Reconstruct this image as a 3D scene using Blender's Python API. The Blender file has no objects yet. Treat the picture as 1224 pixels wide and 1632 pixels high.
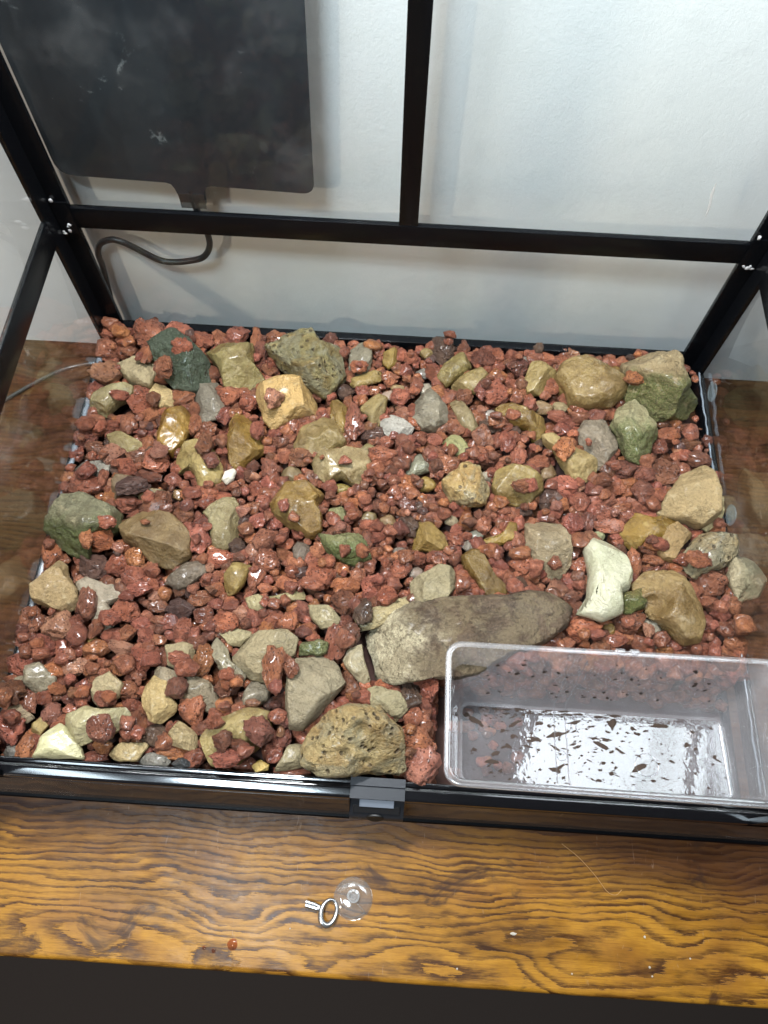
import bpy, bmesh, math, random
import numpy as np
from mathutils import Vector, Matrix, noise
sc = bpy.context.scene
COL = sc.collection
CM = 0.01                                     # all lengths below are written in centimetres

# ---------------------------------------------------------------- camera
cam_d = bpy.data.cameras.new('camera'); cam = bpy.data.objects.new('camera', cam_d); COL.objects.link(cam)
cam_d.sensor_fit = 'VERTICAL'; cam_d.sensor_height = 24.0; cam_d.lens = 24.0*1191.94/1632
cam_d.clip_start = 0.01; cam_d.clip_end = 50
RM = Matrix(((0.99811, -0.05965, 0.01456), (0.06008, 0.89982, -0.4321), (0.01267, 0.43216, 0.90171)))
cam.matrix_world = Matrix.Translation(Vector((31.833, -4.983, 62.706))*CM) @ RM.to_4x4()
sc.camera = cam

# ---------------------------------------------------------------- light
w = bpy.data.worlds.new('World'); sc.world = w; w.use_nodes = True
bg = w.node_tree.nodes['Background']; bg.inputs[0].default_value = (1.0, 0.86, 0.72, 1); bg.inputs[1].default_value = 0.03
sc.view_settings.view_transform = 'Standard'; sc.view_settings.look = 'None'
sc.view_settings.exposure = 0.12; sc.view_settings.gamma = 1.0; sc.view_settings.use_curve_mapping = False

def area(name, loc, target, sx, sy, power, col):
    d = bpy.data.lights.new(name, 'AREA'); d.shape = 'RECTANGLE'; d.size = sx*CM; d.size_y = sy*CM
    d.energy = power; d.color = col
    o = bpy.data.objects.new(name, d); COL.objects.link(o); o.location = Vector(loc)*CM
    o.rotation_euler = (Vector(target)-Vector(loc)).to_track_quat('-Z', 'Y').to_euler()
    return o
area('ceiling_tube_light', (-4, -36, 150), (30, 25, 0), 34, 14, 20, (0.74, 0.89, 1.0))
area('ceiling_tube_light', (-52, -36, 150), (30, 25, 0), 34, 14, 3.5, (0.74, 0.89, 1.0))
area('tank_lamp', (20, 37, 84), (27, 24, 0), 22, 6, 11.0, (0.97, 0.98, 1.0))
area('box_floor_glare_light', (74, 32, 72), (74, 31.9, 0), 46, 26, 4.2, (0.84, 0.92, 1.0))  # added unseen panel, placed and sized to whiten the box floor's reflection
area('room_lamp', (-70, -80, 95), (38, 40, 5), 5, 5, 7, (1.0, 0.80, 0.62))

# ---------------------------------------------------------------- helpers
def lin(c):
    return tuple(((v/255)/12.92 if v/255 <= .04045 else ((v/255+.055)/1.055)**2.4) for v in c)
def tag(o, label=None, cat=None, group=None, kind=None):
    if label: o['label'] = label
    if cat: o['category'] = cat
    if group: o['group'] = group
    if kind: o['kind'] = kind
    return o
def thing(name, label, cat, loc=(0, 0, 0), group=None):
    o = bpy.data.objects.new(name, None); COL.objects.link(o); o.location = Vector(loc)*CM
    o.empty_display_size = .01
    return tag(o, label, cat, group)
def link(name, me, mat=None, parent=None, loc=None):
    o = bpy.data.objects.new(name, me); COL.objects.link(o)
    if mat: me.materials.append(mat)
    if parent:
        o.parent = parent
        if parent.type == 'EMPTY' and loc is None:
            o.location = -Vector(parent.location)
    if loc is not None: o.location = Vector(loc)*CM
    return o
def finish(name, bm, mat, parent=None, smooth=True, bevel=0, loc=None, seg=2):
    if bevel:
        bmesh.ops.bevel(bm, geom=[e for e in bm.edges if len(e.link_faces) == 2 and e.calc_face_angle(0) > .5], offset=bevel, segments=seg, affect='EDGES', profile=.6)
    bmesh.ops.recalc_face_normals(bm, faces=bm.faces)
    for v in bm.verts: v.co *= CM
    me = bpy.data.meshes.new(name); bm.to_mesh(me); bm.free()
    if smooth:
        me.polygons.foreach_set('use_smooth', [True]*len(me.polygons))
        me.set_sharp_from_angle(angle=math.radians(38))
    return link(name, me, mat, parent, loc)
def add_box(bm, x0, x1, y0, y1, z0, z1):
    m = Matrix.Translation(((x0+x1)/2, (y0+y1)/2, (z0+z1)/2)) @ Matrix.Diagonal((x1-x0, y1-y0, z1-z0, 1))
    bmesh.ops.create_cube(bm, size=1, matrix=m)
def box(name, x0, x1, y0, y1, z0, z1, mat, parent=None, bevel=.08):
    bm = bmesh.new(); add_box(bm, x0, x1, y0, y1, z0, z1)
    return finish(name, bm, mat, parent, True, bevel)
def prism(bm, pts, fn, a, b):
    """closed profile pts swept straight from parameter a to b; fn(p, t) -> xyz"""
    A = [bm.verts.new(fn(p, a)) for p in pts]; B = [bm.verts.new(fn(p, b)) for p in pts]
    n = len(pts)
    for i in range(n): bm.faces.new((A[i], A[(i+1) % n], B[(i+1) % n], B[i]))
    bm.faces.new(A[::-1]); bm.faces.new(B)
def smooth_path(pts, n=10):
    P = [Vector(p) for p in pts]; P = [P[0]*2-P[1]]+P+[P[-1]*2-P[-2]]; out = []
    for i in range(1, len(P)-2):
        for k in range(n):
            t = k/n; a, b, c, d = P[i-1], P[i], P[i+1], P[i+2]
            out.append(.5*((2*b)+(c-a)*t+(2*a-5*b+4*c-d)*t*t+(3*b-a-3*c+d)*t**3))
    out.append(P[-2]); return out
def tube(bm, path, r, n=10, closed=False, flat=1.0):
    rings = []; N = len(path); up = Vector((0, 0, 1))
    for i, p in enumerate(path):
        if closed: d = path[(i+1) % N]-path[i-1]
        else: d = path[min(i+1, N-1)]-path[max(i-1, 0)]
        d.normalize(); s = d.cross(up)
        if s.length < 1e-3: s = d.cross(Vector((1, 0, 0)))
        s.normalize(); u = s.cross(d)
        rr = r[i] if isinstance(r, (list, tuple)) else r
        rings.append([bm.verts.new(p+s*math.cos(2*math.pi*k/n)*rr+u*math.sin(2*math.pi*k/n)*rr*flat) for k in range(n)])
    for i in range(N if closed else N-1):
        a, b = rings[i], rings[(i+1) % N]
        for k in range(n): bm.faces.new((a[k], a[(k+1) % n], b[(k+1) % n], b[k]))
    if not closed: bm.faces.new(rings[0][::-1]); bm.faces.new(rings[-1])
def rrect(x0, x1, y0, y1, r, n=6):
    out = []
    for cx, cy, a in ((x1-r, y1-r, 0), (x0+r, y1-r, 90), (x0+r, y0+r, 180), (x1-r, y0+r, 270)):
        for k in range(n+1):
            t = math.radians(a+90*k/n); out.append((cx+r*math.cos(t), cy+r*math.sin(t)))
    return out
def lathe(bm, prof, n=40, mat=None):
    rings = []
    for r, z in prof:
        ring = [bm.verts.new((r*math.cos(2*math.pi*k/n), r*math.sin(2*math.pi*k/n), z)) for k in range(n)] if r > 1e-6 else [bm.verts.new((0, 0, z))]
        rings.append(ring)
    for a, b in zip(rings, rings[1:]):
        for k in range(n):
            q = [a[k % len(a)], a[(k+1) % len(a)], b[(k+1) % len(b)], b[k % len(b)]]
            q = list(dict.fromkeys(q))
            if len(q) > 2: bm.faces.new(q)

# ---------------------------------------------------------------- materials
class NT:
    def __init__(s, name):
        s.m = bpy.data.materials.new(name); s.m.use_nodes = True; s.t = s.m.node_tree; s.t.nodes.clear()
        s.out = s.n('ShaderNodeOutputMaterial')
    def n(s, k, **kw):
        nd = s.t.nodes.new(k)
        for a, b in kw.items(): setattr(nd, a, b)
        return nd
    def set(s, sock, v):
        if v is None: return
        if isinstance(v, bpy.types.NodeSocket): s.t.links.new(v, sock)
        elif isinstance(v, (tuple, list)) and len(v) == 3 and sock.type == 'RGBA': sock.default_value = (*v, 1)
        else: sock.default_value = v
    def math(s, op, a, b=None, c=None, clamp=False):
        nd = s.n('ShaderNodeMath', operation=op, use_clamp=clamp)
        for i, v in enumerate((a, b, c)):
            if v is not None: s.set(nd.inputs[i], v)
        return nd.outputs[0]
    def vmath(s, op, a, b=None):
        nd = s.n('ShaderNodeVectorMath', operation=op); s.set(nd.inputs[0], a)
        if b is not None: s.set(nd.inputs[1], b)
        return nd.outputs[0]
    def noise(s, vec, scale, detail=4, rough=.55, dist=0, out='Fac'):
        nd = s.n('ShaderNodeTexNoise'); s.set(nd.inputs['Vector'], vec); s.set(nd.inputs['Scale'], scale)
        s.set(nd.inputs['Detail'], detail); s.set(nd.inputs['Roughness'], rough); s.set(nd.inputs['Distortion'], dist)
        return nd.outputs[out]
    def voro(s, vec, scale, feature='F1', rnd=1.0):
        nd = s.n('ShaderNodeTexVoronoi', feature=feature); s.set(nd.inputs['Vector'], vec); s.set(nd.inputs['Scale'], scale)
        s.set(nd.inputs['Randomness'], rnd); return nd.outputs['Distance']
    def ramp(s, f, lo, hi, a=0.0, b=1.0):
        nd = s.n('ShaderNodeMapRange', interpolation_type='SMOOTHSTEP'); s.set(nd.inputs[0], f)
        for i, v in enumerate((lo, hi, a, b)): s.set(nd.inputs[i+1], v)
        return nd.outputs[0]
    def mix(s, f, a, b, blend='MIX'):
        nd = s.n('ShaderNodeMix', data_type='RGBA', blend_type=blend)
        s.set(nd.inputs[0], f); s.set(nd.inputs[6], a); s.set(nd.inputs[7], b); return nd.outputs[2]
    def bump(s, h, strength, dist, normal=None):
        nd = s.n('ShaderNodeBump'); s.set(nd.inputs['Strength'], strength); s.set(nd.inputs['Distance'], dist)
        s.set(nd.inputs['Height'], h); s.set(nd.inputs['Normal'], normal); return nd.outputs[0]
    def bsdf(s, base, rough=.5, normal=None, metal=0, coat=0, coat_rough=.1, spec=.5, **kw):
        nd = s.n('ShaderNodeBsdfPrincipled'); s.set(nd.inputs['Base Color'], base); s.set(nd.inputs['Roughness'], rough)
        s.set(nd.inputs['Normal'], normal); s.set(nd.inputs['Metallic'], metal); s.set(nd.inputs['Coat Weight'], coat)
        s.set(nd.inputs['Coat Roughness'], coat_rough); s.set(nd.inputs['Specular IOR Level'], spec)
        s.t.links.new(nd.outputs[0], s.out.inputs[0]); return nd
    def coord(s, k='Object'): return s.n('ShaderNodeTexCoord').outputs[k]
    def rnd_coord(s, amp=7.0):
        oi = s.n('ShaderNodeObjectInfo')
        c = s.n('ShaderNodeCombineXYZ'); r = s.math('MULTIPLY', oi.outputs['Random'], amp)
        for i in range(3): s.set(c.inputs[i], r)
        return s.vmath('ADD', s.coord(), c.outputs[0]), oi

def plain(name, col, rough=.4, metal=0, coat=0, bump=0, scale=400, spec=.5):
    t = NT(name); nrm = None
    if bump: nrm = t.bump(t.noise(t.coord(), scale, 5), bump, .0006)
    t.bsdf(col, rough, nrm, metal, coat, .08, spec); return t.m
def clear(name, tint, ior=1.45, body=0.0, body_col=(.8, .8, .8), rough=.03, dust=0.0, film=0.0):
    """thin clear sheet: transparent body, Fresnel reflection, a little diffuse haze"""
    t = NT(name); tr = t.n('ShaderNodeBsdfTransparent'); t.set(tr.inputs[0], tint)
    sh = tr.outputs[0]; vec = t.coord()
    df = t.n('ShaderNodeBsdfDiffuse'); t.set(df.inputs[0], body_col)
    f = body
    if dust:
        sp = t.ramp(t.noise(vec, 900, 2), .70, .76, 0, 1); sm = t.ramp(t.noise(vec, 14, 4, .6), .52, .8, 0, 1)
        f = t.math('ADD', t.math('MULTIPLY', t.math('ADD', t.math('MULTIPLY', sp, .5), sm), dust), body, clamp=True)
    mx = t.n('ShaderNodeMixShader'); t.set(mx.inputs[0], f); t.t.links.new(sh, mx.inputs[1]); t.t.links.new(df.outputs[0], mx.inputs[2])
    gl = t.n('ShaderNodeBsdfGlossy'); t.set(gl.inputs['Color'], (1, 1, 1)); t.set(gl.inputs['Roughness'], rough)
    nrm = t.bump(t.noise(vec, 60 if film else 12, 3), .25 if film else .02, .001)
    t.set(gl.inputs['Normal'], nrm)
    fr = t.n('ShaderNodeFresnel'); ge = t.n('ShaderNodeNewGeometry')       # the sheet does not bend light, so its back face reflects like its front
    t.set(fr.inputs[0], t.math('POWER', ior, t.math('SUBTRACT', 1.0, t.math('MULTIPLY', ge.outputs['Backfacing'], 2.0))))
    m2 = t.n('ShaderNodeMixShader'); t.set(m2.inputs[0], t.math('ADD', fr.outputs[0], film, clamp=True)); t.t.links.new(mx.outputs[0], m2.inputs[1]); t.t.links.new(gl.outputs[0], m2.inputs[2])
    t.t.links.new(m2.outputs[0], t.out.inputs[0]); return t.m

def lava_material(name, attr):
    t = NT(name)
    if attr:
        vec = t.vmath('MULTIPLY', t.coord(), (75.0, 75.0, 75.0))
        a = t.n('ShaderNodeAttribute', attribute_name='tint'); base = a.outputs['Color']
    else:
        vec, oi = t.rnd_coord(9.0); base = oi.outputs['Color']
    big = t.noise(vec, 2.2, 4); fine = t.noise(vec, 9, 6, .72)
    c = t.mix(t.ramp(big, .35, .7), t.mix(1, base, (.66, .58, .57), 'MULTIPLY'), t.mix(1, base, (1.20, 1.18, 1.16), 'MULTIPLY'))
    c = t.mix(t.math('MULTIPLY', t.ramp(fine, .55, .8), .35), c, (.50, .33, .28))
    pit = t.voro(vec, 9.5); pitm = t.ramp(pit, .16, .32)
    c = t.mix(t.math('MULTIPLY', t.math('SUBTRACT', 1.0, pitm), .75), c, (.05, .022, .018))
    h = t.math('ADD', t.math('MULTIPLY', fine, 1.3), t.math('MULTIPLY', pitm, .6))
    h = t.math('ADD', h, t.math('MULTIPLY', t.noise(vec, 26, 3), .30))
    nrm = t.bump(h, 1.0, .0035 if attr else .0045)
    wet = t.ramp(t.noise(vec, 3.0, 3), .35, .65, .30, .62)
    damp = t.ramp(t.noise(t.vmath('MULTIPLY', t.n('ShaderNodeNewGeometry').outputs['Position'], (28.0, 28.0, 28.0)), 1.0, 3, .6), .38, .60, .06, .42)   # some patches of the bed are wetter
    t.bsdf(c, wet, nrm, coat=damp, coat_rough=.13, spec=.4); return t.m

def stone_material(name, second, third, amt2=.6, amt3=.5, wet=.5, rough=.5, pits=0, bumpy=.35, grain=1.0, green=None, greenamt=.0, moss=False, tan_end=None):
    t = NT(name); vec, oi = t.rnd_coord(3.0); base = oi.outputs['Color']
    n1 = t.noise(vec, 36, 9, .66, .4); n2 = t.noise(vec, 85, 9, .70, .2); n3 = t.noise(vec, 380, 5, .65)
    c = t.mix(t.math('MULTIPLY', t.ramp(n1, .40, .62), amt2), t.mix(1, base, (1.12, 1.08, 1.02), 'MULTIPLY'), t.mix(1, base, second, 'MULTIPLY'))
    c = t.mix(t.math('MULTIPLY', t.ramp(n2, .54, .70), amt3), c, third)
    if tan_end:
        sp = t.n('ShaderNodeSeparateXYZ'); t.set(sp.inputs[0], t.coord())
        m = t.ramp(t.math('ADD', sp.outputs[0], t.math('MULTIPLY', t.math('SUBTRACT', n1, .5), .12)), -.052, -.012, 1, 0)
        c = t.mix(t.math('MULTIPLY', m, .92), c, tan_end)
    if green:
        gm = t.ramp(t.noise(vec, 45, 5, .6, .4), .44, .56)
        if moss:                                   # moss keeps to the low front flank of the stone
            sp = t.n('ShaderNodeSeparateXYZ'); t.set(sp.inputs[0], t.coord())
            s_ = t.math('ADD', t.math('ADD', sp.outputs[1], t.math('MULTIPLY', sp.outputs[2], .7)), t.math('MULTIPLY', t.math('SUBTRACT', n1, .5), .05))
            gm = t.math('MULTIPLY', t.ramp(s_, .000, .018, 1, 0), t.ramp(n2, .28, .46))
        c = t.mix(t.math('MULTIPLY', gm, greenamt), c, green)
    c = t.mix(t.math('MULTIPLY', t.ramp(n3, .48, .72), .5*grain), c, t.mix(1, base, (.38, .33, .28), 'MULTIPLY'))
    spk = t.ramp(t.voro(vec, 330), .10, .20, 1, 0); spm = t.ramp(t.noise(vec, 70, 3), .5, .62)
    c = t.mix(t.math('MULTIPLY', t.math('MULTIPLY', spk, spm), .55*grain), c, (.06, .04, .025))
    vein = t.math('ABSOLUTE', t.math('SUBTRACT', t.noise(vec, 24, 5, .6, 1.4), .5))
    crack = t.ramp(vein, 0, .010, 1, 0)
    c = t.mix(t.math('MULTIPLY', crack, .4), c, (.06, .045, .03))
    n4 = t.noise(vec, 900, 4, .7)
    c = t.mix(t.math('MULTIPLY', t.ramp(n4, .42, .62), .35*grain), c, t.mix(1, base, (1.35, 1.30, 1.22), 'MULTIPLY'))
    h = t.math('ADD', t.math('MULTIPLY', n2, .9), t.math('ADD', t.math('MULTIPLY', n3, .5), t.math('MULTIPLY', n4, .2)))
    h = t.math('SUBTRACT', h, t.math('MULTIPLY', crack, .15))
    if pits:
        p = t.ramp(t.voro(vec, 150), .12, .36); pm = t.ramp(t.noise(vec, 55, 3), .40, .56)
        hole = t.math('MULTIPLY', t.math('SUBTRACT', 1.0, p), pm)
        c = t.mix(t.math('MULTIPLY', hole, pits), c, (.08, .055, .03)); h = t.math('SUBTRACT', h, t.math('MULTIPLY', hole, .9*pits))
    h = t.math('ADD', h, t.math('MULTIPLY', t.noise(vec, 170, 4, .6), .55))
    nrm = t.bump(h, min(1, bumpy*1.9), .0055)
    r = t.ramp(t.noise(vec, 30, 4), .38, .62, max(.12, rough-.22), rough+.15)
    ct = t.math('MULTIPLY', t.ramp(t.noise(vec, 26, 4), .36, .60, .25, 1.0), wet)
    t.bsdf(c, r, nrm, coat=ct, coat_rough=.17, spec=.38); return t.m

BLACK = plain('black_paint', (.003, .0035, .0045), .24, coat=.0, bump=.03, scale=900, spec=.20)
BLACK_P = plain('black_plastic', (.016, .017, .019), .34, bump=.12, scale=1500)
LATCH_P = plain('latch_plastic', (.016, .018, .022), .40, bump=.12, scale=1500, spec=.3)
GLASS = clear('glass', (.97, .985, .98), 1.27, dust=.04)
RAIL_M = plain('glossy_black_rail', (.005, .005, .006), .12, coat=.5, bump=.03, scale=900)
SIDE_GLASS = clear('side_glass', (.95, .965, .955), 1.5, dust=.06)
SILICONE = clear('silicone', (.75, .80, .84), 1.4, body=.40, body_col=(.30, .34, .38), rough=.25)

def wood_material():
    t = NT('oak_veneer'); v = t.vmath('MULTIPLY', t.coord(), (100.0, 100.0, 100.0))
    sp = t.n('ShaderNodeSeparateXYZ'); t.set(sp.inputs[0], v); x, y = sp.outputs[0], sp.outputs[1]
    def sv(a, b, off=0.0):
        c = t.n('ShaderNodeCombineXYZ'); t.set(c.inputs[0], t.math('MULTIPLY', x, a)); t.set(c.inputs[1], t.math('MULTIPLY', y, b)); c.inputs[2].default_value = off
        return c.outputs[0]
    yy = t.math('ADD', y, 15.0)
    m = t.math('MINIMUM', yy, 11.5)
    g = t.math('ADD', t.math('MULTIPLY', yy, .02), t.math('MULTIPLY', t.math('MULTIPLY', m, m), .090))
    g = t.math('ADD', g, t.math('MULTIPLY', t.math('SUBTRACT', yy, m), 1.75))
    big = t.math('MULTIPLY', t.math('SUBTRACT', t.noise(sv(.070, .16), 1.0, 2, .5, .4), .5), 6.5)
    for kx, ky, ax, ay, hh in ((20.6, -9.2, 3.6, 1.3, 1.5), (36.5, -11.0, 5.0, 1.5, -1.7), (7.0, -10.5, 6.0, 1.3, -1.5), (50.0, -11.5, 5.5, 1.6, 1.5)):     # knots the grain bends around
        e = t.math('ADD', t.math('POWER', t.math('MULTIPLY', t.math('SUBTRACT', x, kx), 1/ax), 2), t.math('POWER', t.math('MULTIPLY', t.math('SUBTRACT', y, ky), 1/ay), 2))
        big = t.math('ADD', big, t.math('MULTIPLY', t.math('EXPONENT', t.math('MULTIPLY', e, -1)), hh))
    mid = t.math('MULTIPLY', t.math('SUBTRACT', t.noise(sv(.20, .55, 3.0), 1.0, 3, .6), .5), 1.5)
    fin = t.math('MULTIPLY', t.math('SUBTRACT', t.noise(sv(.8, 8.0, 8.0), 1.0, 6, .75), .5), 1.0)
    h = t.math('ADD', t.math('ADD', g, big), t.math('ADD', mid, fin))
    fr = t.math('FRACT', h)
    line = t.math('MULTIPLY', t.ramp(fr, .0, .05), t.ramp(fr, .10, .55, 1, 0))
    wide = t.ramp(t.noise(sv(.09, .30, 5.0), 1.0, 3, .55, .3), .46, .66)
    line2 = t.math('MULTIPLY', t.ramp(fr, .0, .04), t.ramp(fr, .34, .80, 1, 0))
    dark = t.math('ADD', t.math('MULTIPLY', line, t.math('SUBTRACT', 1.0, wide)), t.math('MULTIPLY', line2, wide))
    fib = t.noise(sv(.9, 22, 1.0), 1.0, 4, .7); pore = t.ramp(t.noise(sv(2.2, 34, 2.0), 1.0, 3, .6), .60, .74)
    blot = t.noise(sv(.12, .25, 9.0), 1.0, 4, .6)
    light = t.mix(t.ramp(fib, .3, .75), (.345, .165, .018), (.22, .098, .012))
    light = t.mix(t.ramp(blot, .42, .72), light, (.20, .085, .013))
    shade_noise = t.math('MULTIPLY', t.math('SUBTRACT', t.noise(sv(.10, .22, 60.0), 1.0, 4, .6), .5), 6.0)
    edge = t.math('ADD', t.math('ADD', y, shade_noise), t.math('MULTIPLY', t.ramp(x, 40.0, 64.0), 3.2))
    shade_mask = t.ramp(edge, -6.0, .5)                    # shade behind, near the rail and at right, painted into the wood colour
    light = t.mix(t.math('MULTIPLY', shade_mask, .88), light, (.058, .021, .009))
    c = t.mix(t.math('MULTIPLY', dark, t.ramp(t.noise(sv(.10, .9, 30.0), 1.0, 6, .75), .34, .58, .20, .96)), light, (.038, .013, .005))
    c = t.mix(t.math('MULTIPLY', pore, .6), c, (.055, .020, .007))
    shade = t.ramp(t.noise(sv(.045, .16, 40.0), 1.0, 5, .65, .5), .44, .66)
    c = t.mix(t.math('MULTIPLY', shade, .75), c, t.mix(1, c, (.26, .20, .17), 'MULTIPLY'))
    long_ = t.ramp(t.noise(sv(.12, 6.5, 50.0), 1.0, 5, .7), .52, .66)
    c = t.mix(t.math('MULTIPLY', long_, .55), c, t.mix(1, c, (.38, .28, .22), 'MULTIPLY'))
    stain = t.ramp(t.noise(sv(.16, .28, 14.0), 1.0, 5, .62, .8), .60, .70)
    c = t.mix(t.math('MULTIPLY', stain, .8), c, (.030, .013, .007))
    scr = t.ramp(t.noise(sv(1.9, .35, 20.0), 1.0, 3, .7, 1.5), .66, .72)
    c = t.mix(t.math('MULTIPLY', scr, .25), c, (.30, .22, .16))
    hb = t.math('SUBTRACT', t.math('MULTIPLY', fib, .4), t.math('ADD', t.math('MULTIPLY', dark, .5), t.math('MULTIPLY', pore, .5)))
    r = t.ramp(t.noise(sv(.5, .5, 4.0), 1.0, 5, .65), .35, .7, .30, .50)
    t.bsdf(c, r, t.bump(hb, .35, .0005), coat=.05, coat_rough=.22, spec=.16); return t.m
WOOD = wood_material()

def wall_material():
    t = NT('white_wall_paint'); v = t.coord()
    peel = t.noise(t.vmath('MULTIPLY', v, (1.0, 1.0, .8)), 330, 5, .6, .8); big = t.noise(v, 3.0, 4, .6); mid = t.noise(v, 40, 4)
    c = t.mix(t.ramp(big, .3, .75), (.88, .875, .86), (.82, .82, .825))
    c = t.mix(t.math('MULTIPLY', t.ramp(mid, .45, .75), .55), c, (.80, .80, .79))
    t.bsdf(c, .55, t.bump(t.math('ADD', peel, t.math('MULTIPLY', mid, .6)), .22, .0010), spec=.35); return t.m

# ---------------------------------------------------------------- setting
ZT = -6.3                                      # height of the table top
bm = bmesh.new(); add_box(bm, -160, 220, 47.65, 55, -90, 170)
wall = finish('wall', bm, wall_material(), smooth=False); tag(wall, kind='structure')
for v in wall.data.vertices:                   # the wall runs a little askew of the tank
    v.co.y += .025*(v.co.x/.629 if v.co.y < .5 else 0)
bm = bmesh.new(); add_box(bm, -160, 220, -150, 60, -92, -90)
tag(finish('floor', bm, plain('dark_carpet', (.045, .032, .026), .9, bump=.8, scale=300), smooth=False), kind='structure')

table = thing('table', 'brown oak veneer table with strong dark grain under the glass tank', 'table', (31, 0, ZT))
bm = bmesh.new(); add_box(bm, -75, 150, -12.9, 47.4, ZT-2.4, ZT)
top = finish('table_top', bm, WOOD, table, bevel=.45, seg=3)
for lx in (-70, 145):
    for ly in (-9, 43):
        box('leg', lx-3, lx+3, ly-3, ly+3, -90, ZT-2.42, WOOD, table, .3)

# ---------------------------------------------------------------- the glass tank
W_, D_, TOP = 62.9, 45.7, 88.0
tank = thing('terrarium', 'large glass terrarium with a black metal frame holding red lava rock and stones', 'terrarium', (31.45, 22.8, ZT))
def L_post(x0, sx, y0, sy):
    bm = bmesh.new()
    pts = [(0, 0), (2.0, 0), (2.0, .42), (.42, .42), (.42, 2.3), (0, 2.3)]
    prism(bm, pts, lambda p, t: (x0+sx*p[0], y0+sy*p[1], t), ZT, TOP)
    return finish('corner_post', bm, BLACK, tank, True, .07)
for a in ((0, 1, D_, -1), (W_, -1, D_, -1), (0, 1, 0, 1), (W_, -1, 0, 1)): L_post(*a)
def rail(name, x0, x1, y0, y1, z0, z1): return box(name, x0, x1, y0, y1, z0, z1, BLACK, tank, .09)
rail('middle_rail', 2.02, W_-2.02, D_-.5, D_+.02, 12.95, 15.2)
rail('middle_rail', -.03, .47, 2.32, D_-2.32, 12.6, 15.2)
rail('middle_rail', W_-.47, W_+.03, 2.32, D_-2.32, 12.6, 15.2)
rail('mullion', 30.7, 32.35, D_-.48, D_, 15.22, TOP-2.3)
for z0, z1 in ((TOP-2.2, TOP),):
    rail('top_rail', 2.02, W_-2.02, D_-.5, D_, z0, z1); rail('top_rail', 2.02, W_-2.02, 0, .5, z0, z1)
    rail('top_rail', 0, .5, 2.32, D_-2.32, z0, z1); rail('top_rail', W_-.5, W_, 2.32, D_-2.32, z0, z1)
rail('base_rail', 2.02, W_-2.02, D_-.9, D_+.02, -2.2, 0.0)
rail('base_rail', -.03, .6, 2.32, D_-2.32, -2.2, -.55)
rail('base_rail', W_-.72, W_+.03, 2.32, D_-2.32, -2.2, -.55)
rail('bottom_rail', 2.02, W_-2.02, D_-.9, D_+.02, ZT+.01, ZT+1.0)
rail('bottom_rail', -.03, .6, 2.32, D_-2.32, ZT+.01, ZT+1.0)
rail('bottom_rail', W_-.6, W_+.03, 2.32, D_-2.32, ZT+.01, ZT+1.0)
# front rail: a channel section with two ridges, and the low glass strip under it
bm = bmesh.new()
prof = [(0, -1.5), (0, -.42), (.05, -.22), (.12, -.175), (.30, -.143), (.50, -.110), (.70, -.080), (.86, -.062), (.95, -.10), (1.04, -.12), (1.10, -.02), (1.16, .075), (1.28, .10), (1.40, .115), (1.47, .08), (1.5, -.05), (1.5, -1.5)]
prism(bm, prof, lambda p, t: (t, p[0], p[1]), -.02, W_+.02)
finish('front_rail', bm, RAIL_M, tank, True, .02)
bm = bmesh.new()
prof = [(-1.12, ZT+.01), (-1.12, ZT+.22), (-1.02, ZT+.36), (-.86, ZT+.36), (.5, ZT+.36), (.5, ZT+.01)]
prism(bm, prof, lambda p, t: (t, p[0], p[1]), -1.7, W_+3.0); finish('bottom_rail', bm, BLACK, tank, True, .04)
STRIP = clear('reflection_tinted_glass', (.80, .74, .70), 1.5, body=.10, body_col=(.30, .22, .17), rough=.06, dust=.15)  # brown body colour imitates table wood reflected in the low strip
bm = bmesh.new(); prism(bm, [(.06, -1.5), (.36, -1.5), (-.46, ZT+.37), (-.80, ZT+.37)], lambda p, t: (t, p[0], p[1]), -1.3, W_+2.6)
finish('glass_strip', bm, STRIP, tank)
box('floor_pane', .62, W_-.62, .52, D_-.92, ZT+.2, ZT+.6, plain('tank_floor', (.05, .035, .03), .3), tank, .02)
# panes
def pane(x0, x1, y0, y1, z0, z1, m=None): return box('glass_pane', x0, x1, y0, y1, z0, z1, m or GLASS, tank, .03)
pane(2.02, 30.68, D_-.20, D_-.02, 15.22, TOP-2.25); pane(32.37, W_-2.02, D_-.20, D_-.02, 15.22, TOP-2.25)
pane(2.02, W_-2.02, D_-.22, D_-.02, .02, 12.93)
for xs in ((.08, .38), (W_-.38, W_-.08)):
    pane(*xs, 2.32, D_-2.32, -.53, 12.58, SIDE_GLASS); pane(*xs, 2.32, D_-2.32, 15.22, TOP-2.25, SIDE_GLASS)
# silicone seams where the side panes meet the base
for sx in (.62, W_-.62):
    bm = bmesh.new(); rr = random.Random(4); pth = []
    for k in range(60):
        pth.append(Vector((sx+rr.uniform(-.05, .05), 2.4+k*(D_-4.8)/59, -.28+rr.uniform(-.06, .06))))
    tube(bm, pth, [rr.uniform(.18, .30)*(1 if sx < 5 else .35) for _ in pth], 8); finish('silicone_seam', bm, SILICONE, tank)
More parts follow.
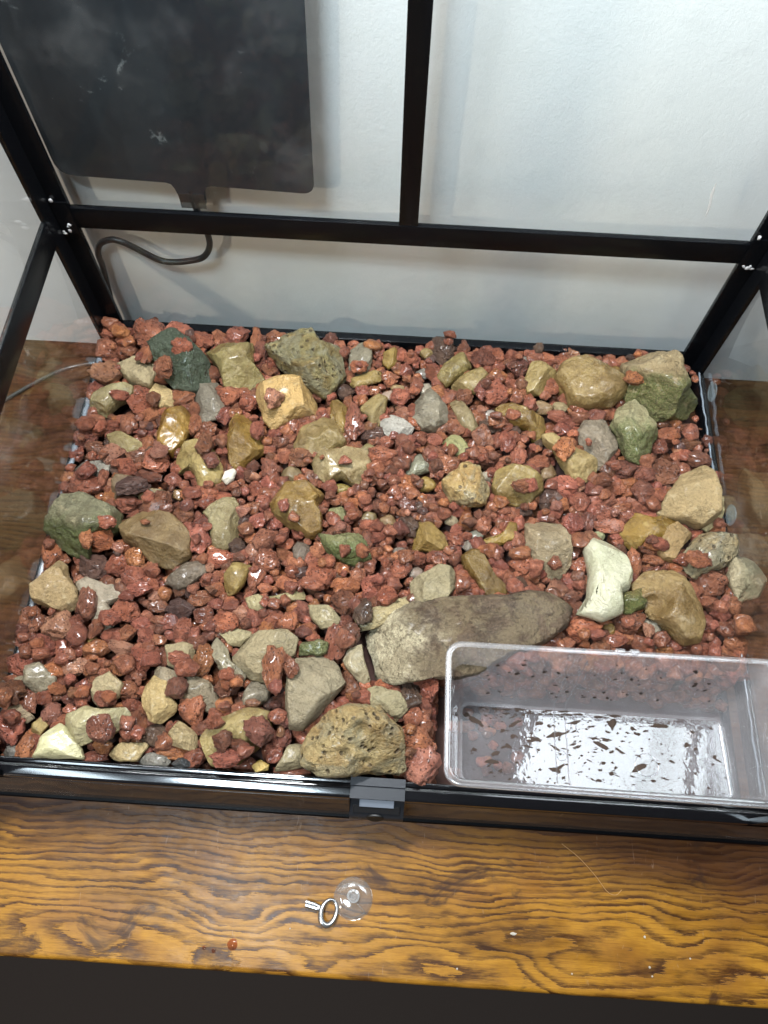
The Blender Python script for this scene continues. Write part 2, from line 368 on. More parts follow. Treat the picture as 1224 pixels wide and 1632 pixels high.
# glossy corner brackets where the rails meet the posts
rr = random.Random(11)
for cx, s in ((0.0, 1), (W_, -1)):
    bm = bmesh.new(); add_box(bm, *sorted((cx+s*.43, cx+s*2.05)), D_-.62, D_-.44, 12.3, 15.9)
    bmesh.ops.bevel(bm, geom=bm.edges[:], offset=.07, segments=2, affect='EDGES')
    br = finish('corner_bracket', bm, BLACK, tank)
    for k in range(6):
        bm = bmesh.new(); bmesh.ops.create_icosphere(bm, subdivisions=2, radius=1)
        a, b_, c_ = rr.uniform(.10, .28), rr.uniform(.08, .14), rr.uniform(.10, .24)
        px, pz = cx+s*rr.uniform(.6, 1.9), rr.choice((12.6, 12.9, 16.2, 13.1))+rr.uniform(-.3, .3)
        for v in bm.verts:
            f = 1+.35*noise.noise(v.co*2+Vector((k, 0, cx)))
            v.co = Vector((px+v.co.x*a*f, D_-.58+v.co.y*b_*f, pz+v.co.z*c_*f))
        finish('glue_blob', bm, plain('glue', (.5, .5, .5), .12, coat=1) if k == 0 else bpy.data.materials['glue'], br)
        
# a short pale strip painted as a scratch's glint on the right back pane
bm = bmesh.new(); tube(bm, smooth_path([(55.6, D_-.26, 21.0), (55.7, D_-.26, 20.0), (55.95, D_-.26, 18.9), (56.1, D_-.26, 17.7)], 6), [.03, .05, .08, .10, .12, .10, .12, .13, .12, .12, .10, .10, .12, .12, .10, .08, .06, .05, .03][:19], 8, flat=1)
for v in bm.verts: v.co.y = D_-.24+(v.co.y-D_+.26)*.15
finish('scratch_glint', bm, clear('pale_scratch_glint', (.9, .9, .9), 1.3, body=.55, body_col=(.8, .78, .74), rough=.4), tank)

# latch
lt = bmesh.new()
prof = [(1.62, .16), (1.62, .34), (.98, .34), (.90, -.02), (.62, -.06), (.30, -.03), (-.95, -1.55), (-1.12, -1.72), (-1.30, -2.05), (-1.34, -2.5), (-.95, -2.6), (.02, -2.4), (.02, .16)]
x0, x1 = 29.62, 33.95
prism(lt, prof, lambda p, t: (x0+(x1-x0)*t, p[0], p[1]), 0, 1)
latch = finish('latch', lt, LATCH_P, tank, True, .06)
def on_slope(u0, u1, s0, s1, lift, th, name, mat):     # plate lying on the sloped latch face, s runs down the slope
    a = Vector((0, .30, 0)); d = Vector((0, -1.25, -1.55)).normalized(); n = Vector((0, -1.55, 1.25)).normalized(); n = n if n.z > 0 else -n
    bm = bmesh.new(); add_box(bm, u0, u1, s0, s1, 0, th)
    for v in bm.verts:
        q = a+d*v.co.y+n*(lift+v.co.z); v.co = Vector((v.co.x, q.y, q.z))
    return finish(name, bm, mat, latch, True, .04)
box('latch_gap', 29.66, 33.91, .33, .94, -.3, .02, BLACK, latch, .03)
on_slope(29.95, 33.6, 1.05, 1.72, .0, .10, 'latch_plate', BLACK_P)
on_slope(30.45, 33.1, .32, 1.02, .0, .16, 'latch_button', plain('grey_latch_button', (.22, .25, .30), .28, coat=.4))
on_slope(30.35, 33.2, .22, .30, .0, .06, 'latch_groove', BLACK)
bm = bmesh.new(); lathe(bm, [(0, .06), (.62, .06), (.70, 0), (.70, -.05)], 28)
for v in bm.verts: v.co = Vector((31.7+v.co.x, -1.20+v.co.y*.30-v.co.z*1.2, -1.83+v.co.y*.6+v.co.z*.8))
finish('latch_keyhole', bm, plain('keyhole_black', (.003, .003, .003), .5), latch)

# ---------------------------------------------------------------- heating mat on the back glass
def mat_material():
    t = NT('dusty_heating_mat'); v = t.coord()
    d1 = t.noise(t.vmath('MULTIPLY', v, (1.6, 1.0, .45)), 9, 6, .65, .6); d2 = t.noise(v, 26, 6, .7, .8); d3 = t.noise(v, 320, 2)
    c = t.mix(t.math('MULTIPLY', t.ramp(d1, .40, .75), .75), (.021, .026, .033), (.040, .048, .057))
    fold = t.math('ABSOLUTE', t.math('SUBTRACT', t.noise(v, 7, 5, .62, 1.0), .5))
    scuff = t.math('MULTIPLY', t.ramp(fold, 0, .022, 1, 0), t.ramp(d2, .56, .70))
    c = t.mix(t.math('MULTIPLY', scuff, .7), c, (.30, .33, .34))
    c = t.mix(t.ramp(d3, .77, .80), c, (.30, .32, .32))
    t.bsdf(c, t.ramp(d1, .4, .7, .38, .6), t.bump(d2, .15, .001), spec=.4); return t.m
MATM = mat_material()
hm = thing('heating_mat', 'dusty black heating mat stuck behind the back glass at upper left', 'heating mat', (13.5, 46.1, 17.6))
YM = 46.0
bm = bmesh.new()
pts = []
R_ = 1.1
P = [(23.45, 17.35, R_), (1.95, 18.0, R_*1.3), (1.95+.2, 46, R_), (24.3, 46, R_)]
for i, (px, pz, r) in enumerate(P):
    a = Vector(P[i-1][:2]); b = Vector((px, pz)); c = Vector(P[(i+1) % 4][:2])
    u = (a-b).normalized(); v = (c-b).normalized()
    for k in range(7):
        s = k/6; q = b+u*r*(1-s)**2+v*r*s**2; pts.append((q.x, q.y))
    if i == 0: pts += [(14.75, 17.62), (14.35, 17.50), (14.15, 17.1), (14.05, 16.4), (14.0, 15.75), (11.75, 15.75), (11.72, 16.4), (11.55, 17.2), (11.35, 17.6), (10.95, 17.74)]
prism(bm, pts, lambda p, t: (p[0], t, p[1]), YM, YM+.16)
finish('pad', bm, MATM, hm, True, .04)
bm = bmesh.new(); add_box(bm, 11.75, 13.95, YM-.12, YM-.005, 15.25, 16.75)
finish('clear_tab', bm, clear('clear_tab', (.45, .46, .46), body=.08, body_col=(.3, .3, .3), rough=.1), hm, True, .03)
bm = bmesh.new(); path = smooth_path([(12.85, YM+.25, 17.0), (12.87, YM+.25, 15.6), (12.95, YM+.3, 14.0), (13.25, YM+.4, 12.0), (13.1, YM+.45, 10.3), (12.2, YM+.45, 8.9), (10.69, YM+.45, 8.3), (9.2, YM+.4, 8.1), (7.81, YM+.4, 8.3), (5.9, YM+.4, 9.7), (4.9, YM+.4, 10.35), (3.9, YM+.45, 10.5), (2.7, YM+.45, 9.9), (2.05, YM+.5, 8.6), (1.9, YM+.5, 6.8), (1.5, YM+.5, 4.0), (.9, YM+.55, 0), (.4, YM+.6, ZT+.3)], 8)
tube(bm, path, .30, 12); finish('power_cable', bm, BLACK_P, hm)
# plan outlines, heights and colours of the stones; place, size and tone of the lava rocks (cm)
STONES = [
('T',(178,165,125),4.72,39.56,0.00,1.51,'pale tan stone with yellow stains under the back left cluster of lava rocks','the pale tan stone',[(-2.71,0.73),(-0.29,2.18),(1.41,1.44),(2.03,-0.48),(1.78,-2.14),(-0.38,-1.87),(-1.56,-0.72)]),
('D',(78,92,74),9.15,40.22,0.70,2.37,'dark grey green boulder with a rough top near the back left corner','the dark green boulder',[(-3.39,1.76),(-2.34,3.12),(-0.67,3.09),(1.23,1.79),(2.99,0.50),(3.31,-1.42),(1.98,-3.13),(-0.25,-2.88),(-1.91,-1.49),(-2.88,0.39)]),
('O',(150,140,90),14.92,40.58,0.20,2.27,'olive grey lumpy stone just right of the dark green boulder','the lumpy olive stone',[(-3.51,1.11),(-1.00,3.29),(0.88,3.56),(1.58,2.02),(1.69,-0.50),(3.08,-1.37),(3.06,-2.87),(0.48,-3.31),(-0.98,-2.87),(-1.79,-0.73)]),
('O',(158,152,112),2.79,35.91,-0.10,1.22,'smooth pale olive stone against the left glass below the pale tan one','the smooth pale olive stone',[(-1.77,-1.66),(-1.91,-0.07),(-0.77,1.49),(0.72,2.13),(2.18,1.28),(2.07,0.19),(0.71,-0.96),(0.06,-2.19),(-1.08,-2.14)]),
('T',(205,180,120),7.50,36.65,-0.10,0.96,'small cream and yellow stone in front of the dark green boulder','the cream stone',[(-1.96,1.05),(-0.90,1.58),(0.37,1.07),(1.84,0.08),(1.72,-1.13),(0.43,-1.61),(-0.89,-0.77),(-1.62,-0.01)]),
('G',(142,135,118),12.59,36.44,-0.10,0.89,'flat upright grey stone between the dark green boulder and an ochre block','the flat grey stone',[(-1.76,1.84),(0.25,3.07),(1.46,1.38),(1.76,-0.48),(1.36,-2.35),(0.08,-2.82),(-1.43,-2.01),(-1.53,-0.17)]),
('Y',(150,118,42),9.80,32.60,0.00,1.56,'mustard ochre block with a square top in the back left part','the mustard block',[(-1.59,1.83),(0.58,2.44),(1.48,1.90),(1.68,0.10),(1.29,-1.44),(0.22,-2.88),(-1.31,-1.86),(-1.60,0.15)]),
('Y',(142,115,52),16.80,31.83,0.00,1.59,'tall ochre wedge shaped stone right of the mustard block','the ochre wedge',[(-1.19,3.27),(-0.05,3.22),(2.05,0.15),(2.18,-1.09),(0.98,-2.41),(-0.17,-3.58),(-1.03,-2.54),(-1.59,-0.09),(-1.79,1.94)]),
('O',(150,140,95),5.15,31.01,-0.30,0.61,'small flat olive chip of stone left of the mustard block','the flat olive chip',[(-2.32,0.47),(-0.57,1.27),(1.83,0.11),(1.87,-0.64),(0.68,-1.35),(-0.84,-0.57)]),
('O',(165,148,90),12.99,29.09,-0.10,1.57,'wet glossy tan stone just behind the small white chip','the wet tan stone',[(-2.67,0.24),(-1.89,2.03),(-0.42,2.63),(1.37,1.25),(2.34,-0.65),(2.35,-2.10),(0.28,-2.75),(-0.40,-1.32),(-1.45,-0.42),(-1.96,-1.17)]),
('G',(150,148,138),2.35,27.93,-0.40,0.80,'bluish grey flat stone half buried at the left edge','the bluish grey stone',[(-2.10,0.67),(0.42,1.33),(2.04,0.58),(1.96,-0.52),(0.15,-1.25),(-1.40,-1.23)]),
('O',(122,105,80),6.44,26.31,-0.30,1.03,'brown grey stone half covered by purple lava near the left edge','the half covered brown stone',[(-1.67,0.43),(-1.27,1.54),(0.52,0.92),(2.16,0.44),(1.75,-0.78),(-0.35,-1.15),(-1.10,-1.67)]),
('O',(135,120,85),8.94,25.63,-0.40,0.50,'small olive sliver between lava rocks above the big brown wet stone','the olive sliver',[(-1.39,-0.05),(-0.44,0.68),(1.32,0.59),(1.26,-0.24),(-0.16,-0.72),(-1.16,-0.62)]),
('M',(128,128,98),3.42,21.72,0.50,2.71,'large mossy grey green boulder against the left glass','the left mossy boulder',[(-3.27,-0.27),(-2.07,2.57),(-0.49,3.13),(1.63,2.34),(3.31,1.53),(3.49,-0.26),(1.73,-1.70),(1.65,-3.55),(0.02,-3.22),(-1.92,-2.15)]),
('O',(132,112,75),10.35,21.16,0.20,1.87,'large brown wet stone with a ridge in the left half','the big brown wet stone',[(-4.18,1.43),(-1.90,2.71),(0.97,2.21),(3.22,0.34),(3.61,-1.83),(1.95,-2.92),(-0.20,-2.50),(-1.48,-1.28),(-2.86,-0.71)]),
('O',(150,142,105),16.15,23.15,-0.30,1.12,'pale grey olive flat stone right of the big brown wet stone','the pale flat stone',[(-2.56,1.26),(0.44,2.73),(1.38,1.51),(1.82,-0.74),(1.36,-1.90),(0.49,-3.05),(-0.79,-2.25),(-1.52,0.18)]),
('R',(138,130,80),22.42,40.92,0.90,2.76,'large rough olive boulder with two holes at the back','the olive boulder with holes',[(-4.99,1.03),(-2.57,2.47),(-0.09,3.65),(1.04,2.01),(2.67,2.12),(3.74,0.64),(3.89,-1.01),(1.87,-4.12),(-0.37,-2.53),(-3.60,-0.69)]),
('T',(196,162,92),20.54,36.60,0.40,2.23,'large smooth orange tan stone in front of the olive boulder with holes','the orange tan stone',[(-3.56,0.89),(-1.88,2.21),(0.38,2.72),(2.56,1.84),(3.90,0.05),(3.44,-1.04),(1.12,-1.71),(-1.16,-3.41),(-2.17,-2.58),(-2.77,-0.66)]),
('G',(138,132,110),27.39,42.36,-0.10,1.05,'grey streaked stone at the back rail right of the olive boulder','the streaked grey stone',[(-1.48,0.55),(0.06,2.24),(1.02,2.31),(1.15,0.45),(1.16,-1.52),(-0.07,-2.30),(-1.20,-1.40)]),
('Y',(150,128,62),30.46,43.00,-0.30,0.71,'small ochre stone at the back rail beside a red lava lump','the small back ochre stone',[(-0.87,0.60),(-0.08,1.37),(0.91,0.86),(0.75,-0.72),(-0.15,-1.49),(-0.78,-0.82)]),
('O',(148,128,72),28.12,39.94,-0.10,0.50,'thin olive strip of stone under the streaked grey stone','the thin olive strip',[(-2.07,-0.43),(0.73,1.15),(1.80,1.07),(1.64,-0.04),(-0.74,-1.02),(-1.78,-1.09)]),
('O',(150,135,88),29.21,36.24,-0.10,0.87,'arched olive stone with a pale edge behind the middle','the arched olive stone',[(-1.70,0.03),(-0.76,1.28),(0.25,1.88),(1.31,1.55),(1.17,0.08),(0.51,-2.05),(-0.28,-2.23),(-0.70,-1.10)]),
('Y',(142,118,55),25.63,35.47,-0.10,0.66,'flat ochre stone leaning against a long purple lava rock','the leaning ochre stone',[(-1.21,1.00),(-0.52,2.19),(0.84,1.13),(0.86,-0.44),(0.82,-2.63),(0.09,-2.04),(-0.86,-0.30)]),
('O',(145,128,82),24.05,32.60,0.10,1.66,'olive brown stone with a dark wet hollow left of the middle','the hollow olive stone',[(-2.71,-1.02),(-1.83,1.06),(0.31,2.25),(1.47,1.94),(2.69,-0.41),(2.40,-0.93),(-0.38,-1.99),(-1.75,-1.71)]),
('G',(138,132,112),34.71,36.52,0.00,1.68,'angular grey brown stone in the back middle','the angular grey stone',[(-1.91,0.69),(-1.06,2.36),(-0.02,2.71),(0.59,1.67),(2.48,-0.59),(2.27,-1.13),(0.48,-2.15),(-0.65,-2.10),(-1.71,-1.13)]),
('P',(170,168,160),31.48,34.46,-0.20,0.75,'pale bluish stone under a small pink lava rock in the back middle','the pale bluish stone',[(-1.62,0.47),(-0.66,1.39),(0.73,1.01),(1.80,0.17),(1.51,-0.88),(-0.73,-1.28),(-1.45,-0.56)]),
('O',(150,138,85),37.11,41.77,0.10,1.00,'olive tan stone just under the purple lava rock on the back rail','the olive tan back stone',[(-1.84,-1.12),(-1.18,0.60),(0.21,1.83),(1.64,1.92),(1.89,0.53),(0.27,-1.26),(-0.87,-2.43)]),
('O',(148,132,82),39.07,40.45,-0.10,0.87,'long olive tan stone in front of another olive one at the back','the long olive tan stone',[(-2.38,-0.74),(-0.88,0.88),(1.23,1.87),(2.41,1.66),(1.46,-0.06),(0.54,-1.49),(-1.78,-1.65)]),
('O',(160,145,95),34.20,43.83,-0.30,0.57,'small pale olive stone touching the back rail left of the purple lava','the small pale back stone',[(-0.81,-0.13),(-0.24,0.78),(0.60,0.68),(0.63,-0.46),(-0.19,-0.86)]),
('O',(140,128,92),38.21,36.26,-0.20,0.68,'grey tan sliver of stone right of the angular grey stone','the grey tan sliver',[(-1.62,1.38),(-0.82,1.97),(0.57,0.73),(1.62,-0.78),(0.83,-1.99),(-0.54,-0.92)]),
('O',(165,150,108),26.54,29.72,0.00,1.40,'wide tan stone with two red crumbs on it near the middle','the wide tan stone',[(-3.08,0.20),(-2.17,1.12),(0.19,2.02),(2.65,1.81),(2.66,0.09),(2.41,-0.91),(1.64,-2.15),(0.03,-1.30),(-1.41,-2.24),(-2.85,-1.00)]),
('G',(150,152,128),33.76,30.46,-0.30,0.79,'small pale green grey stone in the red gravel at the middle','the pale green grey stone',[(-1.18,-1.11),(-0.92,0.50),(0.26,1.57),(1.21,0.14),(1.12,-0.60),(-0.29,-1.18)]),
('R',(190,165,100),38.57,27.91,0.90,2.03,'pointed yellow porous stone sitting on the gravel right of the middle','the pointed yellow stone',[(-2.51,0.21),(-1.15,1.72),(0.15,2.91),(1.04,1.63),(2.33,-0.66),(2.01,-1.95),(0.20,-2.07),(-1.72,-1.39)]),
('O',(148,130,75),43.20,28.48,0.30,1.96,'olive boulder right beside the pointed yellow porous stone','the olive boulder',[(-2.42,-0.37),(-1.98,1.33),(-0.65,1.95),(1.09,1.90),(2.27,1.01),(2.44,-0.29),(1.00,-2.03),(-0.92,-1.92),(-1.99,-1.29)]),
('Y',(148,122,65),22.97,25.13,0.10,2.11,'big ochre stone with a wet ledge in the middle of the bed','the big ochre stone',[(-2.93,0.13),(-2.27,1.82),(-0.45,2.90),(1.77,2.55),(2.40,1.65),(1.58,0.20),(2.35,-1.13),(2.40,-2.71),(1.30,-3.23),(-0.71,-2.23),(-2.32,-1.20)]),
('M',(140,145,95),27.82,21.34,0.20,1.24,'pale green stone half buried below the middle of the bed','the pale green stone',[(-2.92,1.31),(-1.79,0.49),(0.40,1.97),(1.20,1.35),(1.83,-0.16),(2.31,-1.01),(0.69,-1.65),(-1.01,-1.21),(-2.14,-0.20)]),
('Y',(142,118,58),35.03,22.68,-0.20,1.14,'flat ochre olive stone sloping into the gravel right of the middle','the sloping ochre stone',[(-1.81,-1.58),(-1.18,0.80),(-1.01,1.94),(0.29,1.57),(1.48,0.52),(1.94,-0.90),(0.59,-1.43),(-0.67,-1.18)]),
('Y',(150,125,55),41.97,23.49,-0.30,0.66,'thin yellow ochre stone right of the sloping ochre stone','the thin yellow stone',[(-2.55,-0.74),(-0.33,0.08),(0.53,1.49),(1.27,1.32),(1.25,-0.27),(-0.55,-1.05)]),
('Y',(120,98,48),40.04,19.45,0.10,1.17,'dark glossy olive stone just behind the long brown slab','the dark glossy stone',[(-2.08,1.68),(-0.84,2.53),(-0.01,2.03),(1.02,-0.06),(2.35,-1.14),(2.02,-1.89),(0.21,-2.41),(-0.62,-0.69),(-1.86,0.62)]),
('G',(125,112,98),23.54,20.76,-0.20,0.83,'small shiny grey brown pebble in the gravel left of the pale green stone','the shiny pebble',[(-0.77,0.95),(0.02,1.34),(0.86,0.40),(0.77,-0.70),(-0.09,-1.41),(-0.68,-0.79)]),
('G',(140,132,120),38.76,22.35,-0.30,0.50,'tiny grey pebble above the dark glossy olive stone','the tiny grey pebble',[(-0.58,-0.27),(-0.28,0.64),(0.56,0.47),(0.47,-0.31),(-0.15,-0.72)]),
('O',(155,138,85),45.66,41.28,0.00,1.33,'rounded olive stone left of the broad olive grey boulder at the back','the rounded olive stone',[(-1.69,-0.74),(-0.82,1.69),(0.74,2.07),(1.87,0.88),(1.34,-0.53),(0.37,-1.83),(-1.26,-2.08)]),
('O',(150,130,80),50.84,40.71,0.30,2.67,'broad olive boulder with a grey underside at the back right','the broad olive boulder',[(-3.79,0.41),(-3.01,2.13),(-0.61,3.00),(1.96,2.60),(3.69,0.91),(3.42,-1.02),(1.80,-2.73),(-0.50,-3.15),(-2.30,-2.61),(-2.82,-1.16)]),
('M',(168,150,108),57.75,40.46,1.30,2.69,'biggest mossy boulder with a tan broken top in the back right corner','the back right mossy boulder',[(-3.74,3.41),(-1.79,4.39),(0.52,3.98),(2.39,1.88),(4.74,0.40),(4.54,-2.01),(3.12,-3.42),(-1.64,-3.86),(-3.30,-2.27),(-3.94,-0.46)]),
('M',(172,168,125),54.65,34.95,0.90,1.81,'pale green and tan upright stone in front of the back right mossy boulder','the upright green tan stone',[(-1.75,2.29),(0.18,3.74),(1.18,2.22),(2.26,-0.53),(1.77,-2.07),(0.19,-3.64),(-1.05,-2.86),(-1.56,-1.03),(-2.22,0.71)]),
('G',(142,130,110),51.07,34.10,0.00,1.37,'grey stone left of the upright pale green and tan stone','the right grey stone',[(-1.86,0.98),(-0.50,2.89),(1.06,2.20),(1.92,0.21),(1.95,-0.80),(0.02,-3.16),(-1.43,-1.52),(-1.81,-0.29)]),
('O',(168,150,100),48.55,31.85,0.10,1.20,'long wet stone white at one end and ochre at the other','the white and ochre stone',[(-2.92,2.49),(-1.89,2.94),(0.38,1.19),(2.31,0.07),(2.56,-1.14),(1.50,-2.29),(0.18,-2.74),(-0.64,-1.59),(-1.64,0.81),(-2.72,1.74)]),
('Y',(142,118,60),44.22,36.29,-0.30,1.09,'buried ochre stone left of the long white and ochre one','the buried ochre stone',[(-3.16,1.22),(-0.61,1.91),(0.29,0.65),(2.12,0.77),(2.63,-1.02),(0.89,-2.42),(0.25,-0.93),(-1.80,-0.54)]),
('T',(170,148,100),59.41,27.99,0.90,2.65,'big tan block with a shaded face by the right glass','the right tan block',[(-2.52,0.05),(-0.74,2.53),(1.32,3.43),(1.91,2.93),(2.36,-0.11),(2.10,-1.95),(0.51,-2.96),(-1.89,-1.99),(-3.56,-1.76),(-2.94,-0.91)]),
('T',(185,170,120),61.78,27.10,0.00,0.60,'pale tan stone squeezed between the big tan block and the right glass','the squeezed pale stone',[(0.28,2.03),(0.97,2.09),(0.54,-0.76),(-0.77,-1.87),(-1.81,-1.71),(-0.61,-0.60)]),
('Y',(140,112,42),55.13,24.85,0.00,1.09,'smooth mustard stone in front of the big tan block','the smooth mustard stone',[(-2.44,-0.26),(-1.01,1.66),(0.64,1.08),(2.42,1.77),(3.19,1.02),(1.28,-0.91),(-0.45,-1.47),(-1.55,-2.21),(-2.32,-1.37)]),
('T',(160,132,80),57.40,23.72,0.40,1.17,'brown tan stone between the smooth mustard stone and a grey tan rock','the brown tan stone',[(-1.61,-1.23),(-0.96,1.03),(0.41,1.97),(2.17,0.78),(0.76,-0.42),(-0.04,-2.00),(-1.07,-1.96)]),
('R',(158,146,110),60.51,22.78,0.80,1.53,'rough grey tan rock near the right glass in front of the tan block','the rough grey tan rock',[(-3.06,-1.27),(-1.29,1.47),(0.29,2.35),(1.76,2.45),(2.24,1.41),(2.24,-0.27),(1.22,-1.43),(-0.28,-1.95),(-1.63,-2.89),(-2.52,-1.88)]),
('T',(162,152,120),63.44,20.47,0.40,1.45,'pale split stone touching the right glass at the edge of the photo','the pale split stone',[(-1.30,1.73),(-0.69,2.57),(-0.69,2.53),(-0.69,1.04),(-0.69,0.12),(-0.69,-0.30),(-0.69,-0.67),(-0.69,-2.57),(-0.69,-2.93),(-1.18,-1.65),(-1.75,-0.01)]),
('G',(158,142,108),45.99,22.51,0.10,1.67,'large mottled grey stone left of the tall white stone','the mottled grey stone',[(-2.10,2.47),(-0.48,3.15),(1.18,2.45),(1.97,0.93),(2.16,-1.47),(1.04,-3.47),(-0.27,-2.92),(-2.08,-1.09),(-2.04,0.45)]),
('W',(188,190,165),50.69,19.50,1.00,1.71,'tall smooth white green stone standing in the right part','the tall white stone',[(-1.73,2.66),(-0.49,4.38),(0.95,4.04),(1.89,2.78),(2.41,0.46),(1.98,-1.04),(1.14,-1.50),(1.20,-3.33),(-0.66,-4.35),(-2.79,-3.58),(-1.81,-2.30),(-1.46,0.21)]),
('O',(150,128,82),56.28,17.66,0.70,2.26,'brown and olive stone with a green hollow right of the tall white stone','the hollow green stone',[(-3.32,1.76),(-1.98,2.99),(0.69,3.27),(1.92,1.67),(2.95,-1.33),(2.10,-3.37),(0.88,-3.74),(-0.91,-2.37),(-2.21,-1.46),(-2.16,0.17),(-3.39,0.92)]),
('M',(135,120,62),53.19,17.61,0.50,0.90,'small wet mossy lump squeezed beside the tall white stone','the wet mossy lump',[(-1.29,0.45),(0.92,1.32),(1.46,0.62),(0.94,-0.64),(-0.52,-1.25),(-1.30,-0.99)]),
('P',(168,160,140),54.97,15.19,-0.40,0.55,'pale pinkish sliver below the brown and olive stone','the pinkish sliver',[(-0.94,1.70),(-0.40,1.94),(0.92,0.19),(0.84,-1.61),(-0.06,-1.76),(-0.73,-0.31)]),
('S',(104,86,66),37.27,13.56,0.70,1.79,'long brown slab with a tan left end behind the plastic box','the long brown slab',[(-9.44,-0.16),(-8.24,0.43),(-5.43,2.17),(-1.28,3.39),(5.54,4.04),(6.94,4.55),(9.26,4.38),(10.24,2.95),(9.76,1.23),(7.85,-0.32),(4.97,-1.52),(1.92,-3.30),(-1.48,-4.09),(-4.27,-4.56),(-7.87,-4.88),(-8.60,-3.15)]),
('P',(165,155,122),29.40,10.62,0.00,0.71,'pale grey stone wedged under the left end of the long slab','the wedged pale stone',[(-1.35,0.43),(-0.92,1.23),(0.31,1.79),(0.73,0.17),(1.33,-1.49),(0.67,-1.82),(-1.00,-0.32)]),
('T',(172,158,112),31.19,15.21,0.00,0.76,'tan stone lying along the back edge of the long slab','the tan stone behind the slab',[(-3.19,-0.59),(-2.33,-0.03),(-0.95,0.47),(2.20,1.90),(3.23,1.45),(1.90,-0.17),(-1.98,-1.92)]),
('T',(158,148,112),35.62,18.00,0.60,1.55,'squared olive tan block standing behind the long slab','the squared olive block',[(-2.12,0.26),(0.37,2.01),(1.81,1.57),(2.14,0.33),(1.65,-0.43),(1.06,-1.29),(-1.11,-2.04),(-1.96,-1.08)]),
('T',(150,140,112),25.80,8.35,0.60,2.09,'large grey tan wedge shaped stone left of the long slab','the large grey wedge',[(-1.50,2.37),(0.46,3.07),(1.69,2.37),(2.91,0.58),(2.33,-0.38),(-0.37,-3.50),(-1.49,-3.48),(-2.11,-0.65),(-2.09,1.58)]),
('M',(165,160,118),25.62,11.77,0.30,0.68,'small pale green stone behind the large grey wedge','the small pale green stone',[(-1.41,-0.66),(-1.06,0.53),(0.29,0.86),(1.32,0.48),(1.20,-0.40),(0.64,-0.73)]),
('T',(158,146,110),21.54,11.00,0.40,1.74,'flat topped grey tan stone behind a large pointed lava rock','the flat topped stone',[(-2.87,-0.02),(-1.46,1.72),(1.65,2.19),(2.74,1.29),(2.70,-0.07),(1.20,-1.29),(0.49,-2.56),(-0.89,-2.27),(-2.40,-1.23)]),
('G',(140,132,112),21.10,7.44,0.10,1.02,'dark grey wedge stone below the flat topped grey tan stone','the dark grey wedge',[(-1.33,-1.52),(-0.53,1.33),(1.34,0.75),(1.22,-0.27),(0.16,-0.88)]),
('R',(176,156,102),29.86,3.93,1.30,3.10,'large porous tan boulder with a dark hole beside the front latch','the porous front boulder',[(-4.38,-0.61),(-3.53,0.81),(-2.17,2.12),(-0.38,2.94),(1.66,3.07),(3.45,1.24),(4.23,-1.60),(3.80,-2.13),(-0.50,-2.31),(-2.64,-2.52),(-3.97,-1.94)]),
('T',(160,150,112),32.16,7.65,0.10,0.89,'flat tan stone behind the large porous boulder','the flat tan stone',[(-1.78,1.00),(-1.14,1.42),(1.01,0.80),(1.84,-0.43),(0.78,-1.76),(-0.42,-0.75),(-1.59,-0.28)]),
('T',(150,140,105),24.82,2.70,0.20,0.73,'tan wedge leaning on the front rail left of the porous boulder','the leaning tan wedge',[(-1.35,-1.13),(-0.49,0.89),(0.65,1.47),(0.93,0.63),(0.98,-0.74),(-0.62,-1.09)]),
('O',(165,150,98),20.11,4.13,0.20,1.61,'large flat olive tan stone at the front rail with lava on it','the flat front stone',[(-2.91,-0.37),(-1.87,1.28),(0.98,2.40),(2.69,2.09),(2.85,0.80),(1.98,-0.78),(0.55,-2.11),(-1.77,-2.61)]),
('Y',(205,180,105),22.31,1.96,-0.30,0.50,'small yellow pebble at the front rail','the yellow pebble',[(-0.78,-0.02),(-0.12,0.53),(0.69,0.24),(0.63,-0.28),(-0.35,-0.48)]),
('T',(158,146,98),22.41,16.23,-0.30,0.57,'tan stone strip left of the centre buried under lava rocks','the buried tan strip',[(-2.99,-0.07),(-1.15,-0.16),(0.60,0.57),(1.99,1.82),(2.57,0.91),(2.38,0.17),(0.72,-0.45),(-2.02,-1.24),(-2.86,-1.09)]),
('T',(160,150,112),26.23,14.66,0.00,0.76,'small tan stone with a chipped corner left of the slab','the chipped tan stone',[(-1.70,0.96),(0.32,0.98),(1.52,-0.06),(1.29,-0.88),(-0.08,-1.17),(-0.96,-0.42)]),
('T',(172,148,100),2.43,15.76,0.50,1.74,'rounded tan stone with dark bands against the left glass','the banded tan stone',[(-2.19,0.07),(-1.64,1.79),(-0.88,2.79),(0.48,2.35),(1.00,1.11),(1.91,-0.08),(2.41,-1.69),(1.66,-2.30),(0.44,-2.21),(-1.35,-1.51)]),
('P',(165,155,135),6.52,14.70,-0.20,0.84,'pale pinkish grey flat stone right of the banded tan stone','the pinkish flat stone',[(-2.86,1.89),(-1.90,2.58),(-0.53,2.03),(1.39,1.73),(1.76,0.51),(0.80,-0.17),(1.91,-1.53),(2.33,-2.49),(1.32,-3.35),(0.02,-2.05),(-1.80,0.49)]),
('G',(120,106,88),13.65,17.79,-0.10,0.94,'dark brown grey stone below the big brown wet stone','the dark brown stone',[(-1.89,-0.86),(-0.52,1.14),(1.08,1.47),(1.88,0.44),(0.47,-0.92),(-0.43,-1.60)]),
('Y',(158,138,78),18.02,17.79,-0.20,0.80,'small square ochre olive stone left of the centre','the small square stone',[(-1.13,0.15),(-0.51,1.48),(1.38,1.39),(0.83,-0.56),(0.35,-1.43),(-0.80,-1.92)]),
